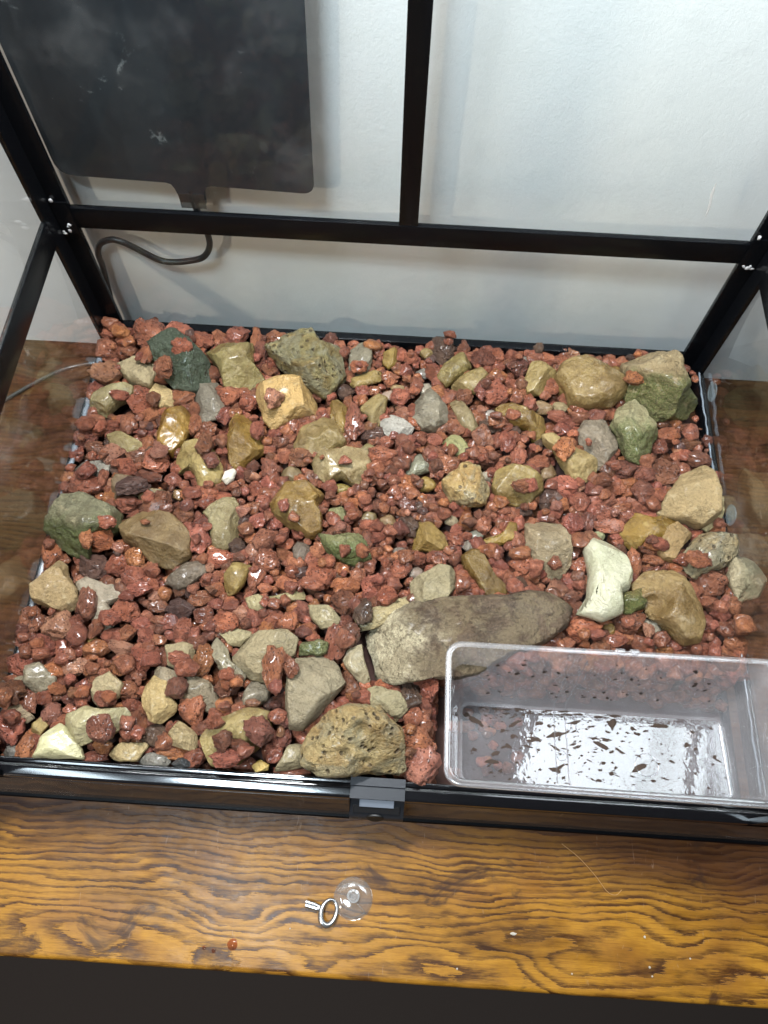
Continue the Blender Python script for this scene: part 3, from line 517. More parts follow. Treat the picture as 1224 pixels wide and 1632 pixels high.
('T',(170,160,115),20.35,15.62,-0.20,0.63,'pale tan chip near the small square stone','the pale tan chip',[(-1.26,0.30),(-0.53,0.86),(0.93,0.64),(1.18,-0.48),(0.12,-0.89),(-0.72,-0.70)]),
('T',(160,146,108),14.41,10.43,-0.10,0.89,'pale tan stone behind the long dipping grey stone at front left','the pale stone with lava on it',[(-1.49,0.82),(0.03,1.20),(1.06,0.97),(1.33,-0.56),(0.49,-1.37),(-0.96,-0.89)]),
('G',(150,138,112),15.49,7.84,0.00,0.95,'large smooth grey brown stone right of the curved yellow tan stone','the smooth grey brown stone',[(-3.87,1.64),(-2.39,1.54),(-0.23,1.39),(1.64,0.66),(3.21,-0.73),(3.19,-1.82),(1.90,-1.99),(0.43,-1.26),(-1.24,-0.45),(-3.33,0.35)]),
('G',(145,138,112),18.18,10.25,0.10,0.67,'long grey stone dipping toward the front left of the flat topped stone','the long grey stone',[(-2.00,1.53),(-1.32,2.25),(0.02,1.26),(0.84,-0.23),(2.04,-1.10),(2.05,-1.85),(0.68,-1.74),(-0.39,-1.06),(-0.99,0.23)]),
('T',(165,155,115),18.79,12.42,-0.10,0.63,'pale tan stone tucked behind the flat topped stone','the tucked pale stone',[(-1.70,0.40),(0.04,0.71),(1.68,0.41),(0.48,-0.84),(-0.51,-0.80)]),
('T',(190,165,105),13.33,6.70,0.40,1.07,'curved yellow tan stone standing at the front left','the curved yellow stone',[(-1.48,1.44),(-1.25,2.16),(0.31,2.11),(0.82,0.48),(1.64,-0.38),(1.56,-1.46),(0.77,-2.22),(-0.45,-1.76),(-1.16,-0.56)]),
('G',(150,142,118),2.98,7.83,0.10,0.95,'grey tan rounded stone near the left front corner','the rounded grey stone',[(-1.22,0.02),(-1.33,1.15),(-0.21,1.31),(1.45,0.19),(1.45,-0.55),(0.16,-1.46),(-0.92,-0.70)]),
('T',(148,138,112),1.08,7.13,-0.10,0.50,'grey tan stone at the far left beside the rounded grey one','the far left stone',[(-0.93,-0.79),(-0.23,0.57),(0.80,1.02),(1.06,0.09),(0.22,-0.33),(-0.54,-1.02)]),
('T',(172,156,115),8.75,7.14,0.00,0.98,'triangular tan stone at the front left between lava rocks','the triangular tan stone',[(-1.28,-0.87),(-1.15,0.99),(0.06,1.62),(1.46,0.58),(1.32,-0.53),(0.54,-1.31),(-0.76,-1.47)]),
('P',(175,168,125),8.51,4.21,0.60,1.24,'pale olive grey stone lying on the white stone at the front left','the pale olive grey stone',[(-2.69,-0.46),(-2.15,0.71),(-0.84,1.51),(0.54,1.23),(2.54,1.53),(3.07,0.86),(2.56,-0.23),(0.37,-1.24),(-1.09,-2.01),(-2.17,-1.38)]),
('W',(212,210,165),6.11,2.60,0.30,1.13,'cream white smooth stone at the front rail on the left','the cream white stone',[(-1.84,-1.15),(-1.52,0.43),(-0.55,1.72),(0.27,1.42),(1.73,0.11),(2.18,-0.98)]),
('T',(180,160,110),11.52,2.40,0.00,0.61,'flat tan stone at the front rail right of the cream white stone','the flat front tan stone',[(-1.69,-0.05),(-0.64,0.71),(1.38,0.82),(1.79,0.59),(0.95,-0.66),(-1.42,-0.86)]),
('G',(130,128,120),13.82,1.96,-0.40,0.50,'bluish grey stone just behind the front rail','the bluish front stone',[(-1.49,-0.26),(-0.65,0.57),(0.66,0.56),(1.51,0.01),(1.03,-0.42),(-0.98,-0.53)]),
('T',(168,150,105),15.88,3.77,0.10,0.80,'small tan wedge stone right of a purple lava rock at the front','the small tan wedge',[(-1.27,0.20),(-0.65,1.39),(0.57,0.85),(1.47,-0.50),(1.28,-1.03),(-0.22,-0.95),(-1.21,-0.57)]),
('Y',(170,150,95),3.84,3.90,-0.20,0.53,'yellowish stone left of the cream white stone','the yellowish left stone',[(-0.99,-0.13),(0.30,1.01),(0.81,0.15),(0.40,-0.75),(-0.58,-0.64)]),
('T',(165,148,118),1.98,4.84,-0.10,0.50,'pinkish tan stone at the left edge above a big red lava rock','the pinkish left stone',[(-1.55,0.17),(-0.02,0.81),(1.40,-0.19),(0.80,-0.76),(-0.84,-0.32)]),
('D',(62,66,70),16.02,1.81,0.00,0.50,'small dark slate pebble at the front rail','the slate pebble',[(-0.87,-0.10),(-0.32,0.45),(0.74,0.25),(0.74,-0.26),(-0.34,-0.41)]),
('G',(120,118,112),2.26,1.87,-0.40,0.50,'grey pebble in the front left corner','the corner pebble',[(-0.94,-0.19),(-0.40,0.54),(0.67,0.43),(0.88,-0.34),(-0.47,-0.50)]),
('Y',(165,140,75),6.29,11.60,-0.40,0.50,'yellow olive chip under lava rocks near the banded tan stone','the yellow olive chip',[(-0.68,-0.04),(-0.53,0.56),(0.38,0.52),(0.72,-0.45),(-0.14,-0.60)]),
('W',(235,232,225),16.02,27.67,0.35,0.58,'tiny bright white chip of stone in the left part of the gravel','the white chip',[(-0.67,-0.45),(-0.48,0.40),(0.22,0.86),(0.64,0.47),(0.51,-0.37),(-0.18,-0.85)]),
]
LAVA = [
(60.42,20.22,-0.07,3.77,2.98,'m'),
(35.31,2.80,-0.13,2.75,3.05,'k'),
(1.59,3.92,-0.20,2.49,3.30,'r'),
(48.69,15.09,-0.16,3.22,2.67,'o'),
(34.45,5.03,-0.26,3.21,2.28,'o'),
(22.61,9.35,1.54,1.96,3.85,'r'),
(27.30,34.74,-0.22,2.42,4.26,'m'),
(27.45,12.44,-0.30,2.11,3.72,'r'),
(5.04,44.03,0.01,3.31,3.43,'r'),
(3.28,12.47,-0.14,2.74,2.84,'k'),
(38.60,17.96,-0.29,3.72,2.15,'r'),
(41.13,39.03,-0.05,3.22,3.08,'r'),
(16.05,6.04,-0.25,2.32,2.82,'o'),
(1.74,38.97,-0.12,3.47,2.83,'k'),
(1.44,9.04,-0.24,2.89,2.35,'r'),
(43.95,20.64,-0.19,3.11,2.53,'r'),
(2.59,25.98,-0.29,3.92,2.15,'r'),
(1.10,19.08,-0.28,2.20,3.42,'o'),
(9.69,24.38,-0.14,2.97,2.72,'m'),
(22.14,4.37,1.92,2.38,2.46,'m'),
(14.14,21.20,-0.21,2.46,3.00,'r'),
(25.65,18.62,-0.20,2.86,2.50,'r'),
(52.99,15.79,-0.27,3.02,2.23,'m'),
(8.18,44.23,-0.09,3.21,2.93,'r'),
(6.02,35.63,-0.13,2.93,2.78,'r'),
(57.54,31.27,-0.17,2.62,2.95,'m'),
(1.19,12.76,-0.24,2.33,2.63,'r'),
(2.51,10.55,-0.25,2.30,2.59,'r'),
(5.52,20.24,0.98,2.89,2.30,'o'),
(5.26,17.94,-0.26,2.84,2.26,'p'),
(16.33,10.23,-0.31,2.08,2.80,'o'),
(13.60,14.66,-0.33,3.00,2.00,'p'),
(35.89,44.08,-0.18,2.56,3.31,'p'),
(8.86,14.24,-0.27,2.67,2.21,'r'),
(1.94,32.60,-0.17,2.63,2.72,'r'),
(9.82,3.76,2.07,2.19,2.27,'m'),
(27.79,16.14,-0.23,2.38,2.46,'m'),
(30.36,17.61,-0.22,2.41,2.49,'r'),
(8.77,29.08,-0.21,2.47,2.80,'r'),
(30.30,31.01,-0.21,2.85,2.45,'r'),
(19.77,18.11,-0.39,1.76,3.41,'r'),
(17.74,13.73,-0.28,2.56,2.21,'o'),
(2.53,6.03,-0.43,1.62,3.15,'m'),
(1.26,6.35,0.50,2.41,2.08,'m'),
(11.68,4.57,-0.33,2.00,2.48,'r'),
(18.76,8.18,-0.30,2.35,2.12,'m'),
(7.47,25.84,0.92,3.18,1.88,'p'),
(16.15,19.53,-0.37,3.10,1.83,'r'),
(5.86,14.23,0.92,1.79,2.84,'m'),
(1.39,41.85,-0.17,2.78,2.61,'r'),
(4.43,29.39,-0.22,2.58,2.43,'k'),
(36.66,30.73,-0.21,2.60,2.45,'r'),
(20.02,21.60,-0.25,2.47,2.32,'r'),
(8.96,16.95,-0.29,2.17,2.47,'r'),
(20.68,19.57,-0.25,2.43,2.29,'r'),
(23.71,4.64,-0.38,1.80,2.49,'m'),
(19.89,2.22,1.56,2.96,1.43,'r'),
(34.03,8.43,-0.34,1.95,2.34,'p'),
(5.27,33.28,-0.29,2.17,2.87,'r'),
(47.46,32.10,1.53,2.15,2.84,'o'),
(13.39,3.91,-0.37,2.30,1.86,'p'),
(3.38,2.53,-0.41,1.68,2.45,'o'),
(12.20,23.71,-0.26,2.27,2.35,'m'),
(1.05,11.11,-0.31,2.09,2.16,'r'),
(14.30,37.07,-0.25,2.71,2.29,'r'),
(22.30,30.63,-0.27,2.62,2.22,'m'),
(47.74,29.04,-0.28,2.58,2.19,'r'),
(7.16,18.51,-0.33,1.99,2.51,'r'),
(23.09,13.81,-0.35,1.92,2.43,'o'),
(51.91,25.20,-0.42,3.21,1.66,'r'),
(10.55,43.87,-0.30,3.07,2.12,'r'),
(18.05,44.54,-0.30,3.07,2.12,'r'),
(5.24,8.99,-0.41,2.48,1.71,'k'),
(6.87,24.53,-0.36,2.63,1.89,'r'),
(16.74,42.42,-0.39,1.77,3.41,'m'),
(29.46,22.09,-0.44,1.58,3.03,'m'),
(6.86,10.69,-0.46,2.72,1.52,'o'),
(55.19,28.95,-0.27,2.23,2.31,'m'),
(14.34,44.44,-0.22,2.58,2.41,'r'),
(8.68,19.19,-0.32,2.20,2.05,'o'),
(39.88,34.02,-0.28,2.18,2.51,'m'),
(33.13,24.02,-0.32,2.05,2.35,'p'),
(30.81,22.77,-0.30,2.26,2.11,'r'),
(53.64,31.31,-0.27,2.39,2.22,'m'),
(14.12,12.75,-0.35,1.91,2.19,'r'),
(10.95,9.90,-0.35,2.08,1.94,'r'),
(32.56,19.53,-0.31,2.22,2.06,'r'),
(53.91,21.69,-0.41,1.69,2.80,'r'),
(51.35,14.21,-0.50,3.21,1.33,'r'),
(62.02,18.20,-0.32,2.19,2.04,'r'),
(46.62,18.60,-0.34,1.98,2.27,'k'),
(1.25,31.23,-0.30,2.50,2.10,'m'),
(14.20,26.15,-0.35,2.54,1.91,'r'),
(33.04,28.32,-0.35,2.57,1.94,'o'),
(40.07,43.57,-0.30,2.81,2.12,'m'),
(29.60,14.97,0.96,1.69,2.41,'p'),
(35.55,8.99,-0.42,1.66,2.36,'r'),
(21.72,14.22,-0.39,2.35,1.77,'r'),
(61.95,15.96,-0.38,2.38,1.79,'r'),
(60.27,18.08,-0.38,2.41,1.81,'r'),
(48.48,25.14,-0.31,2.07,2.26,'r'),
(49.21,27.56,-0.33,1.99,2.42,'r'),
(4.71,4.93,-0.40,1.71,2.09,'k'),
(8.15,27.65,-0.47,3.27,1.45,'m'),
(15.19,15.79,-0.44,2.59,1.57,'r'),
(13.41,30.18,1.51,1.73,2.62,'m'),
(1.15,43.95,-0.25,2.31,2.39,'r'),
(9.70,40.79,2.47,2.18,2.26,'r'),
(43.56,42.55,-0.26,2.29,2.37,'m'),
(9.66,9.45,-0.37,1.86,1.93,'o'),
(16.93,2.28,-0.39,1.77,1.83,'r'),
(31.55,16.72,0.52,1.93,2.00,'r'),
(55.59,30.98,-0.31,2.26,2.09,'m'),
(9.91,36.55,-0.32,2.46,2.03,'r'),
(42.32,33.73,-0.35,1.93,2.50,'r'),
(22.46,17.56,-0.38,2.19,1.82,'o'),
(62.04,14.52,-0.39,2.15,1.78,'r'),
(48.80,23.37,-0.36,2.27,1.88,'r'),
(29.72,8.09,-0.44,2.15,1.59,'o'),
(58.16,35.57,-0.39,2.69,1.77,'r'),
(60.92,32.94,-0.40,2.65,1.75,'m'),
(51.40,26.61,-0.41,2.55,1.68,'r'),
(46.49,27.87,-0.41,2.57,1.69,'p'),
(9.04,10.93,-0.45,2.31,1.52,'k'),
(35.93,21.05,-0.43,2.46,1.62,'r'),
(55.42,23.18,-0.42,2.49,1.64,'m'),
(58.66,21.28,2.16,2.47,1.63,'r'),
(19.63,35.35,2.42,2.01,2.20,'k'),
(14.88,7.52,1.20,1.69,1.85,'m'),
(34.39,6.52,-0.40,1.74,1.90,'r'),
(10.54,7.33,-0.41,1.94,1.69,'r'),
(24.82,1.71,-0.59,2.95,1.02,'r'),
(3.13,41.95,-0.29,2.15,2.22,'r'),
(19.76,29.08,-0.36,1.89,2.20,'m'),
(4.78,12.70,-0.41,1.69,1.97,'r'),
(10.49,16.89,-0.40,1.75,2.04,'r'),
(15.75,14.23,-0.39,1.92,1.77,'m'),
(6.78,7.09,-0.43,1.63,1.90,'r'),
(14.99,2.68,-0.53,2.38,1.23,'o'),
(19.44,3.43,1.89,1.54,1.80,'m'),
(27.49,6.79,-0.41,1.83,1.68,'r'),
(28.91,9.21,-0.42,1.66,1.93,'m'),
(24.16,15.16,-0.40,1.72,2.01,'m'),
(49.00,19.22,-0.50,1.34,2.77,'r'),
(43.25,23.01,-0.38,1.82,2.11,'r'),
(35.28,32.04,-0.37,2.27,1.86,'r'),
(14.64,31.89,-0.41,1.68,2.48,'r'),
(45.48,31.54,-0.40,2.38,1.72,'r'),
(44.81,38.25,-0.43,1.61,2.69,'o'),
(13.00,32.96,-0.33,2.05,1.99,'r'),
(8.31,38.21,2.38,1.83,2.27,'r'),
(14.19,34.83,-0.37,1.83,2.27,'r'),
(38.13,38.78,-0.37,1.86,2.31,'m'),
(28.72,13.03,0.57,1.58,1.96,'m'),
(7.97,13.19,0.68,1.99,1.52,'r'),
(59.52,13.96,-0.50,2.35,1.33,'r'),
(11.61,33.43,-0.44,1.57,2.49,'r'),
(7.08,34.32,-0.34,1.94,2.01,'r'),
(16.56,36.37,-0.34,1.97,2.03,'r'),
(17.62,20.86,-0.39,1.78,1.84,'p'),
(21.14,34.27,-0.35,1.94,2.01,'r'),
(39.93,24.50,-0.37,1.83,1.89,'r'),
(52.11,31.25,-0.35,1.91,1.97,'m'),
(47.05,40.56,-0.33,2.01,2.08,'r'),
(5.36,10.78,-0.41,1.68,1.74,'r'),
(23.28,3.09,-0.44,1.59,1.64,'r'),
(27.45,17.79,-0.40,1.75,1.81,'o'),
(41.12,22.01,-0.38,1.80,1.87,'r'),
(59.76,16.27,-0.40,1.74,1.80,'r'),
(5.87,28.27,-0.38,1.99,1.82,'r'),
(25.01,20.97,-0.41,1.68,1.97,'r'),
(10.50,27.31,-0.41,2.10,1.69,'r'),
(0.78,20.17,-0.44,1.57,2.08,'r'),
(31.61,38.08,-0.38,2.23,1.79,'r'),
(37.55,23.05,-0.42,2.05,1.65,'r'),
(33.04,26.07,-0.41,2.08,1.67,'m'),
(19.34,23.60,-0.42,2.05,1.65,'r'),
(51.60,29.59,-0.41,2.13,1.71,'r'),
(43.51,32.14,-0.41,1.68,2.24,'r'),
(14.57,9.88,0.96,1.84,1.48,'r'),
(47.84,19.33,-0.45,1.54,2.05,'r'),
(43.28,18.83,-0.43,1.99,1.60,'p'),
(9.20,6.28,1.03,1.93,1.37,'r'),
(24.16,9.63,2.24,1.31,1.99,'r'),
(16.38,44.34,-0.45,1.54,2.66,'r'),
(32.35,31.84,-0.37,1.91,1.85,'r'),
(29.29,33.65,-0.46,2.41,1.50,'p'),
(40.75,35.43,-0.46,2.44,1.52,'p'),
(56.72,28.53,-0.38,1.87,1.82,'o'),
(9.96,15.98,0.35,2.17,1.35,'r'),
(9.36,12.08,-0.44,1.59,1.75,'r'),
(12.75,10.34,-0.53,1.25,2.15,'m'),
(17.20,4.69,-0.53,2.01,1.25,'m'),
(28.84,18.60,-0.42,1.66,1.83,'r'),
(24.97,17.46,0.31,2.19,1.36,'r'),
(55.74,22.16,-0.48,2.26,1.40,'r'),
(62.02,17.57,-0.50,2.19,1.36,'r'),
(2.65,27.13,0.67,1.95,1.67,'r'),
(2.37,30.34,-0.43,2.14,1.60,'m'),
(14.34,28.67,1.50,1.73,1.79,'m'),
(0.86,37.00,-0.40,1.73,2.04,'r'),
(7.36,20.21,-0.43,1.78,1.61,'o'),
(30.61,40.39,-0.38,2.01,1.82,'r'),
(37.33,34.91,-0.39,1.94,1.76,'r'),
(36.47,26.76,-0.43,1.62,1.92,'r'),
(20.93,23.71,-0.43,1.60,1.89,'r'),
(19.51,25.39,-0.42,1.84,1.67,'r'),
(19.14,31.45,-0.40,1.91,1.73,'r'),
(34.07,20.89,-0.43,1.79,1.62,'r'),
(12.84,13.47,-0.45,1.70,1.54,'r'),
(11.05,12.00,-0.45,1.69,1.53,'r'),
(10.98,8.64,-0.47,1.45,1.72,'r'),
(20.11,14.13,-0.45,1.71,1.55,'r'),
(33.97,3.32,0.26,1.38,1.63,'r'),
(23.23,7.07,-0.48,1.43,1.69,'m'),
(41.51,20.58,-0.43,1.78,1.61,'r'),
(55.36,14.41,0.34,1.70,1.54,'r'),
(62.05,15.71,0.63,1.70,1.54,'m'),
(48.89,21.06,-0.44,1.57,1.85,'r'),
(53.19,27.13,-0.54,2.56,1.20,'r'),
(4.94,7.73,-0.57,2.26,1.06,'r'),
(8.90,1.97,-0.58,2.17,1.02,'r'),
(6.90,32.38,-0.46,2.16,1.49,'r'),
(6.62,29.56,-0.47,2.12,1.47,'m'),
(15.14,29.19,-0.48,1.42,2.20,'m'),
(14.08,23.06,-0.48,2.05,1.41,'m'),
(4.93,19.74,2.24,1.29,2.01,'o'),
(39.67,38.70,0.87,1.50,2.32,'r'),
(41.53,41.46,-0.44,2.27,1.57,'o'),
(41.55,44.20,-0.45,1.54,2.39,'r'),
(26.13,38.54,-0.45,2.24,1.55,'p'),
(40.75,31.74,-0.46,2.16,1.49,'r'),
(60.43,34.78,-0.46,2.19,1.51,'m'),
(47.49,37.15,-0.45,2.23,1.54,'r'),
(49.95,25.65,-0.49,1.38,2.15,'m'),
(43.72,26.35,-0.47,2.09,1.44,'p'),
(6.86,12.19,0.29,1.26,1.95,'r'),
(11.54,14.78,-0.50,1.94,1.34,'m'),
(10.44,13.14,-0.51,1.92,1.32,'r'),
(56.82,13.98,-0.51,1.92,1.32,'r'),
(62.37,19.67,-0.51,1.33,2.06,'o'),
(20.71,3.22,1.69,1.93,1.00,'m'),
(31.85,29.45,-0.42,1.65,1.70,'r'),
(18.49,26.93,-0.43,1.62,1.68,'r'),
(25.02,43.83,-0.38,1.79,1.86,'r'),
(43.52,39.17,-0.40,1.75,1.81,'r'),
(55.92,27.48,-0.43,1.63,1.69,'r'),
(57.38,34.05,-0.41,1.70,1.76,'r'),
(3.68,6.38,-0.48,1.42,1.47,'r'),
(33.07,20.55,0.39,1.55,1.61,'r'),
(54.49,40.09,2.34,1.89,1.69,'o'),
(3.38,32.89,-0.46,1.93,1.50,'r'),
(7.45,31.20,-0.48,1.43,1.97,'r'),
(0.92,25.38,-0.48,1.84,1.43,'r'),
(12.18,25.85,-0.49,1.39,1.92,'o'),
(17.81,29.48,-0.47,1.89,1.46,'m'),
(29.06,44.02,-0.45,1.53,2.11,'r'),
(27.30,40.68,0.85,1.99,1.54,'r'),
(29.42,28.61,-0.47,1.87,1.45,'r'),
(18.27,32.15,1.56,1.41,1.94,'r'),
(39.70,32.40,-0.46,1.92,1.49,'r'),
(49.87,37.44,-0.45,1.98,1.53,'r'),
(53.72,26.34,-0.48,1.85,1.44,'r'),
(48.08,43.82,-0.44,2.05,1.59,'r'),
(43.20,27.51,2.15,1.85,1.44,'r'),
(3.96,10.62,-0.52,1.26,1.73,'r'),
(15.68,17.47,-0.50,1.75,1.36,'r'),
(7.82,8.82,-0.52,1.66,1.29,'r'),
(10.94,6.13,-0.52,1.62,1.26,'r'),
(18.57,4.83,1.67,1.57,1.22,'r'),
(29.82,19.84,-0.50,1.34,1.85,'r'),
(38.31,19.45,-0.49,1.78,1.38,'r'),
(61.03,15.60,0.28,1.73,1.34,'r'),
(47.97,17.93,-0.49,1.76,1.37,'m'),
(60.78,16.96,0.15,1.74,1.35,'r'),
(58.02,13.75,-0.51,1.70,1.32,'m'),
(0.82,29.51,-0.44,1.65,1.58,'r'),
(25.07,13.68,-0.48,1.50,1.44,'o'),
(5.97,40.27,1.40,1.26,2.34,'r'),
(6.41,21.33,2.25,1.65,1.36,'r'),
(32.14,36.23,-0.45,1.84,1.52,'k'),
(46.77,44.19,-0.50,2.31,1.33,'o'),
(4.55,7.07,-0.10,1.83,1.05,'o'),
(60.47,36.60,-0.58,2.71,1.02,'r'),
(22.92,34.10,-0.45,1.53,1.58,'r'),
(2.08,44.02,0.73,1.77,1.57,'r'),
(12.43,44.68,-0.44,1.79,1.59,'r'),
(27.87,38.66,-0.45,1.74,1.54,'r'),
(28.06,24.87,-0.48,1.60,1.42,'r'),
(37.71,25.96,-0.48,1.62,1.44,'r'),
(38.53,24.67,-0.48,1.61,1.43,'o'),
(35.51,25.14,-0.49,1.38,1.67,'r'),
(30.62,32.76,-0.46,1.69,1.50,'r'),
(19.58,32.99,-0.46,1.68,1.49,'r'),
(49.47,44.75,-0.43,1.81,1.60,'k'),
(48.98,34.74,-0.46,1.70,1.51,'m'),
(47.95,35.42,-0.45,1.71,1.52,'r'),
(50.68,27.72,-0.47,1.63,1.45,'r'),
(53.89,29.78,-0.47,1.66,1.47,'o'),
(52.82,29.25,-0.47,1.64,1.46,'r'),
(51.92,28.03,-0.47,1.65,1.46,'r'),
(44.05,27.68,2.26,1.58,1.40,'r'),
(45.93,25.83,-0.48,1.62,1.44,'r'),
(46.96,26.34,-0.48,1.62,1.44,'r'),
(17.89,15.59,-0.50,1.52,1.35,'o'),
(21.36,2.82,2.15,1.38,1.23,'r'),
(11.79,16.00,-0.50,1.52,1.35,'o'),
(15.07,12.47,-0.52,1.27,1.53,'r'),
(26.03,5.24,-0.53,1.41,1.25,'r'),
(37.49,21.50,-0.50,1.35,1.63,'r'),
(23.67,18.81,-0.49,1.54,1.37,'p'),
(21.92,20.37,-0.49,1.57,1.39,'r'),
(26.08,20.01,-0.49,1.57,1.39,'r'),
(58.93,15.27,-0.50,1.51,1.34,'r'),
(4.14,35.62,1.12,1.95,1.26,'r'),
(16.28,27.07,-0.54,1.86,1.20,'r'),
(42.43,31.65,-0.53,1.92,1.24,'r'),
(58.03,37.03,-0.52,1.97,1.27,'m'),
(48.66,36.64,-0.52,1.97,1.27,'r'),
(47.64,16.53,-0.57,1.09,1.80,'r'),
(49.72,14.32,0.72,1.68,1.09,'r'),
(0.75,26.89,-0.48,1.51,1.44,'o'),
(4.21,26.53,0.25,0.94,2.18,'r'),
(34.80,42.22,-0.46,1.50,1.55,'r'),
(35.47,40.25,-0.46,1.51,1.56,'r'),
(32.10,41.63,-0.45,1.52,1.57,'r'),
(26.09,24.30,-0.49,1.37,1.42,'r'),
(30.21,25.92,-0.49,1.38,1.43,'m'),
(21.11,32.61,-0.48,1.44,1.49,'r'),
(50.35,29.09,-0.48,1.41,1.45,'r'),
(42.94,44.30,-0.45,1.54,1.60,'r'),
(19.07,5.85,-0.54,1.21,1.25,'r'),
(26.75,6.05,-0.54,1.21,1.25,'r'),
(29.19,20.51,1.38,1.33,1.37,'r'),
(62.39,14.09,-0.52,1.28,1.32,'r'),
(42.61,17.99,-0.51,1.31,1.36,'r'),
(46.15,20.39,1.46,1.34,1.38,'r'),
(32.32,6.42,0.01,1.10,1.34,'r'),
(3.01,42.46,0.74,1.75,1.29,'r'),
(27.51,32.23,-0.53,1.66,1.23,'r'),
(26.88,26.86,-0.54,1.62,1.20,'o'),
(40.96,30.12,-0.53,1.66,1.23,'r'),
(41.56,25.35,-0.54,1.61,1.19,'r'),
(33.88,33.82,-0.53,1.67,1.23,'r'),
(51.35,37.03,-0.52,1.70,1.26,'r'),
(45.10,44.63,-0.50,1.81,1.33,'r'),
(5.64,6.34,-0.58,1.43,1.06,'m'),
(8.96,15.27,0.49,1.49,1.10,'r'),
(16.49,15.32,-0.56,1.51,1.11,'r'),
(24.90,4.92,-0.58,1.42,1.05,'r'),
(54.33,15.00,0.32,1.07,1.56,'k'),
(31.56,43.53,-0.48,1.41,1.59,'r'),
(54.34,13.86,-0.62,1.71,0.89,'m'),
(33.28,40.14,-0.51,1.51,1.30,'r'),
(28.73,26.75,-0.54,1.39,1.20,'r'),
(31.37,26.93,-0.54,1.39,1.20,'r'),
(35.05,26.94,-0.54,1.39,1.20,'r'),
(21.74,24.16,1.94,1.11,1.38,'r'),
(23.05,22.58,-0.55,1.36,1.17,'r'),
(62.42,31.22,-0.54,1.19,1.48,'r'),
(53.03,37.71,-0.53,1.25,1.55,'r'),
(42.85,36.12,0.84,1.47,1.27,'r'),
(59.49,31.84,-0.53,1.44,1.24,'r'),
(46.39,28.90,0.29,1.39,1.20,'r'),
(12.20,11.73,-0.57,1.26,1.08,'r'),
(19.36,15.30,-0.56,1.30,1.12,'r'),
(1.32,5.41,1.18,0.99,1.23,'r'),
(6.03,5.48,-0.58,1.21,1.04,'r'),
(28.41,7.50,-0.57,1.23,1.06,'r'),
(27.62,20.36,1.40,1.12,1.39,'r'),
(62.37,19.01,-0.55,1.33,1.14,'r'),
(21.85,15.43,0.34,1.19,1.12,'r'),
(31.37,19.98,-0.59,1.01,1.39,'r'),
(2.70,44.77,-0.52,1.28,1.32,'r'),
(4.05,21.38,2.18,1.09,1.12,'r'),
(31.19,42.16,-0.52,1.27,1.31,'r'),
(22.80,23.23,1.82,1.10,1.14,'r'),
(22.75,15.79,0.42,1.06,1.10,'r'),
(21.23,6.73,1.00,1.39,0.72,'k'),
(26.93,29.50,1.42,1.38,0.95,'r'),
(15.54,9.11,0.55,1.22,0.84,'o'),
(21.02,15.44,0.52,0.96,1.10,'r'),
(0.57,24.10,-0.60,1.14,0.95,'r'),
(23.95,36.01,-0.58,1.23,1.02,'r'),
(52.38,24.14,-0.60,1.14,0.95,'r'),
(57.21,21.77,-0.61,1.12,0.93,'k'),
(5.38,41.50,-0.59,1.01,1.04,'k'),
(52.85,21.18,-0.62,0.90,0.93,'r'),
(5.42,39.79,1.87,0.86,1.14,'r'),
(52.53,44.29,-0.64,1.03,0.80,'r'),
(49.97,33.33,1.18,0.72,0.99,'r'),
(9.64,21.80,1.84,0.98,0.56,'r'),
(0.32,15.11,-0.68,0.64,0.66,'r'),
(24.64,29.90,1.11,0.50,0.52,'o'),
]

# ---------------------------------------------------------------- stones and lava rock
VN = Vector
def fbm(p, o=4, g=.5):
    s, a = 0.0, 1.0
    for _ in range(o):
        s += a*noise.noise(p); p = p*2.03; a *= g
    return s
def ico(sub):
    bm = bmesh.new(); bmesh.ops.create_icosphere(bm, subdivisions=sub, radius=1)
    V = np.array([v.co[:] for v in bm.verts]); F = np.array([[v.index for v in f.verts] for f in bm.faces]); bm.free(); return V, F
ICO = {k: ico(k) for k in (2, 3, 4, 5)}
def mesh_from(name, V, F, smooth=True):
    me = bpy.data.meshes.new(name); me.vertices.add(len(V)); me.vertices.foreach_set('co', np.asarray(V, dtype=np.float32).ravel())
    me.loops.add(F.size); me.loops.foreach_set('vertex_index', F.ravel().astype(np.int32))
    me.polygons.add(len(F)); me.polygons.foreach_set('loop_start', np.arange(0, F.size, 3, dtype=np.int32))
    me.polygons.foreach_set('use_smooth', np.full(len(F), smooth)); me.update(calc_edges=True); me.validate(); return me
def cut(V, n, d):
    s = V@n; m = s > d; V[m] -= np.outer((s[m]-d)*.97, n)
def lava_shape(sub, seed):
    rg = np.random.RandomState(seed); V, F = ICO[sub]; V = V.copy()
    off = VN(rg.uniform(-50, 50, 3))
    for i, v in enumerate(V):
        p = VN(v)
        r = 1+.40*noise.noise(p*1.1+off)+.30*noise.noise(p*2.1+off)
        V[i] = v*r
    for _ in range(rg.randint(6, 10)):
        n = rg.normal(size=3); n /= np.linalg.norm(n); cut(V, n, (V@n).max()*rg.uniform(.60, .86))
    if sub > 2:
        D = V/np.linalg.norm(V, axis=1)[:, None]
        for i in range(len(V)):
            p = VN(V[i])+off
            a = .12*noise.noise(p*3.1)+.085*noise.noise(p*6.3)+.05*noise.noise(p*12.5)-.16*max(0, .35-abs(noise.noise(p*2.6)))*1.4
            c = noise.voronoi(p*3.3)[0][0]
            a -= .16*max(0, .28-c)*2
            V[i] += D[i]*(a+.02)
    else:
        V *= 1+.09*rg.normal(size=(len(V), 1))
    for _ in range(5):
        n = rg.normal(size=3); n /= np.linalg.norm(n); cut(V, n, (V@n).max()*rg.uniform(.72, .90))
    lo, hi = V.min(0), V.max(0); V = (V-(lo+hi)/2)/(hi-lo)
    return V, F
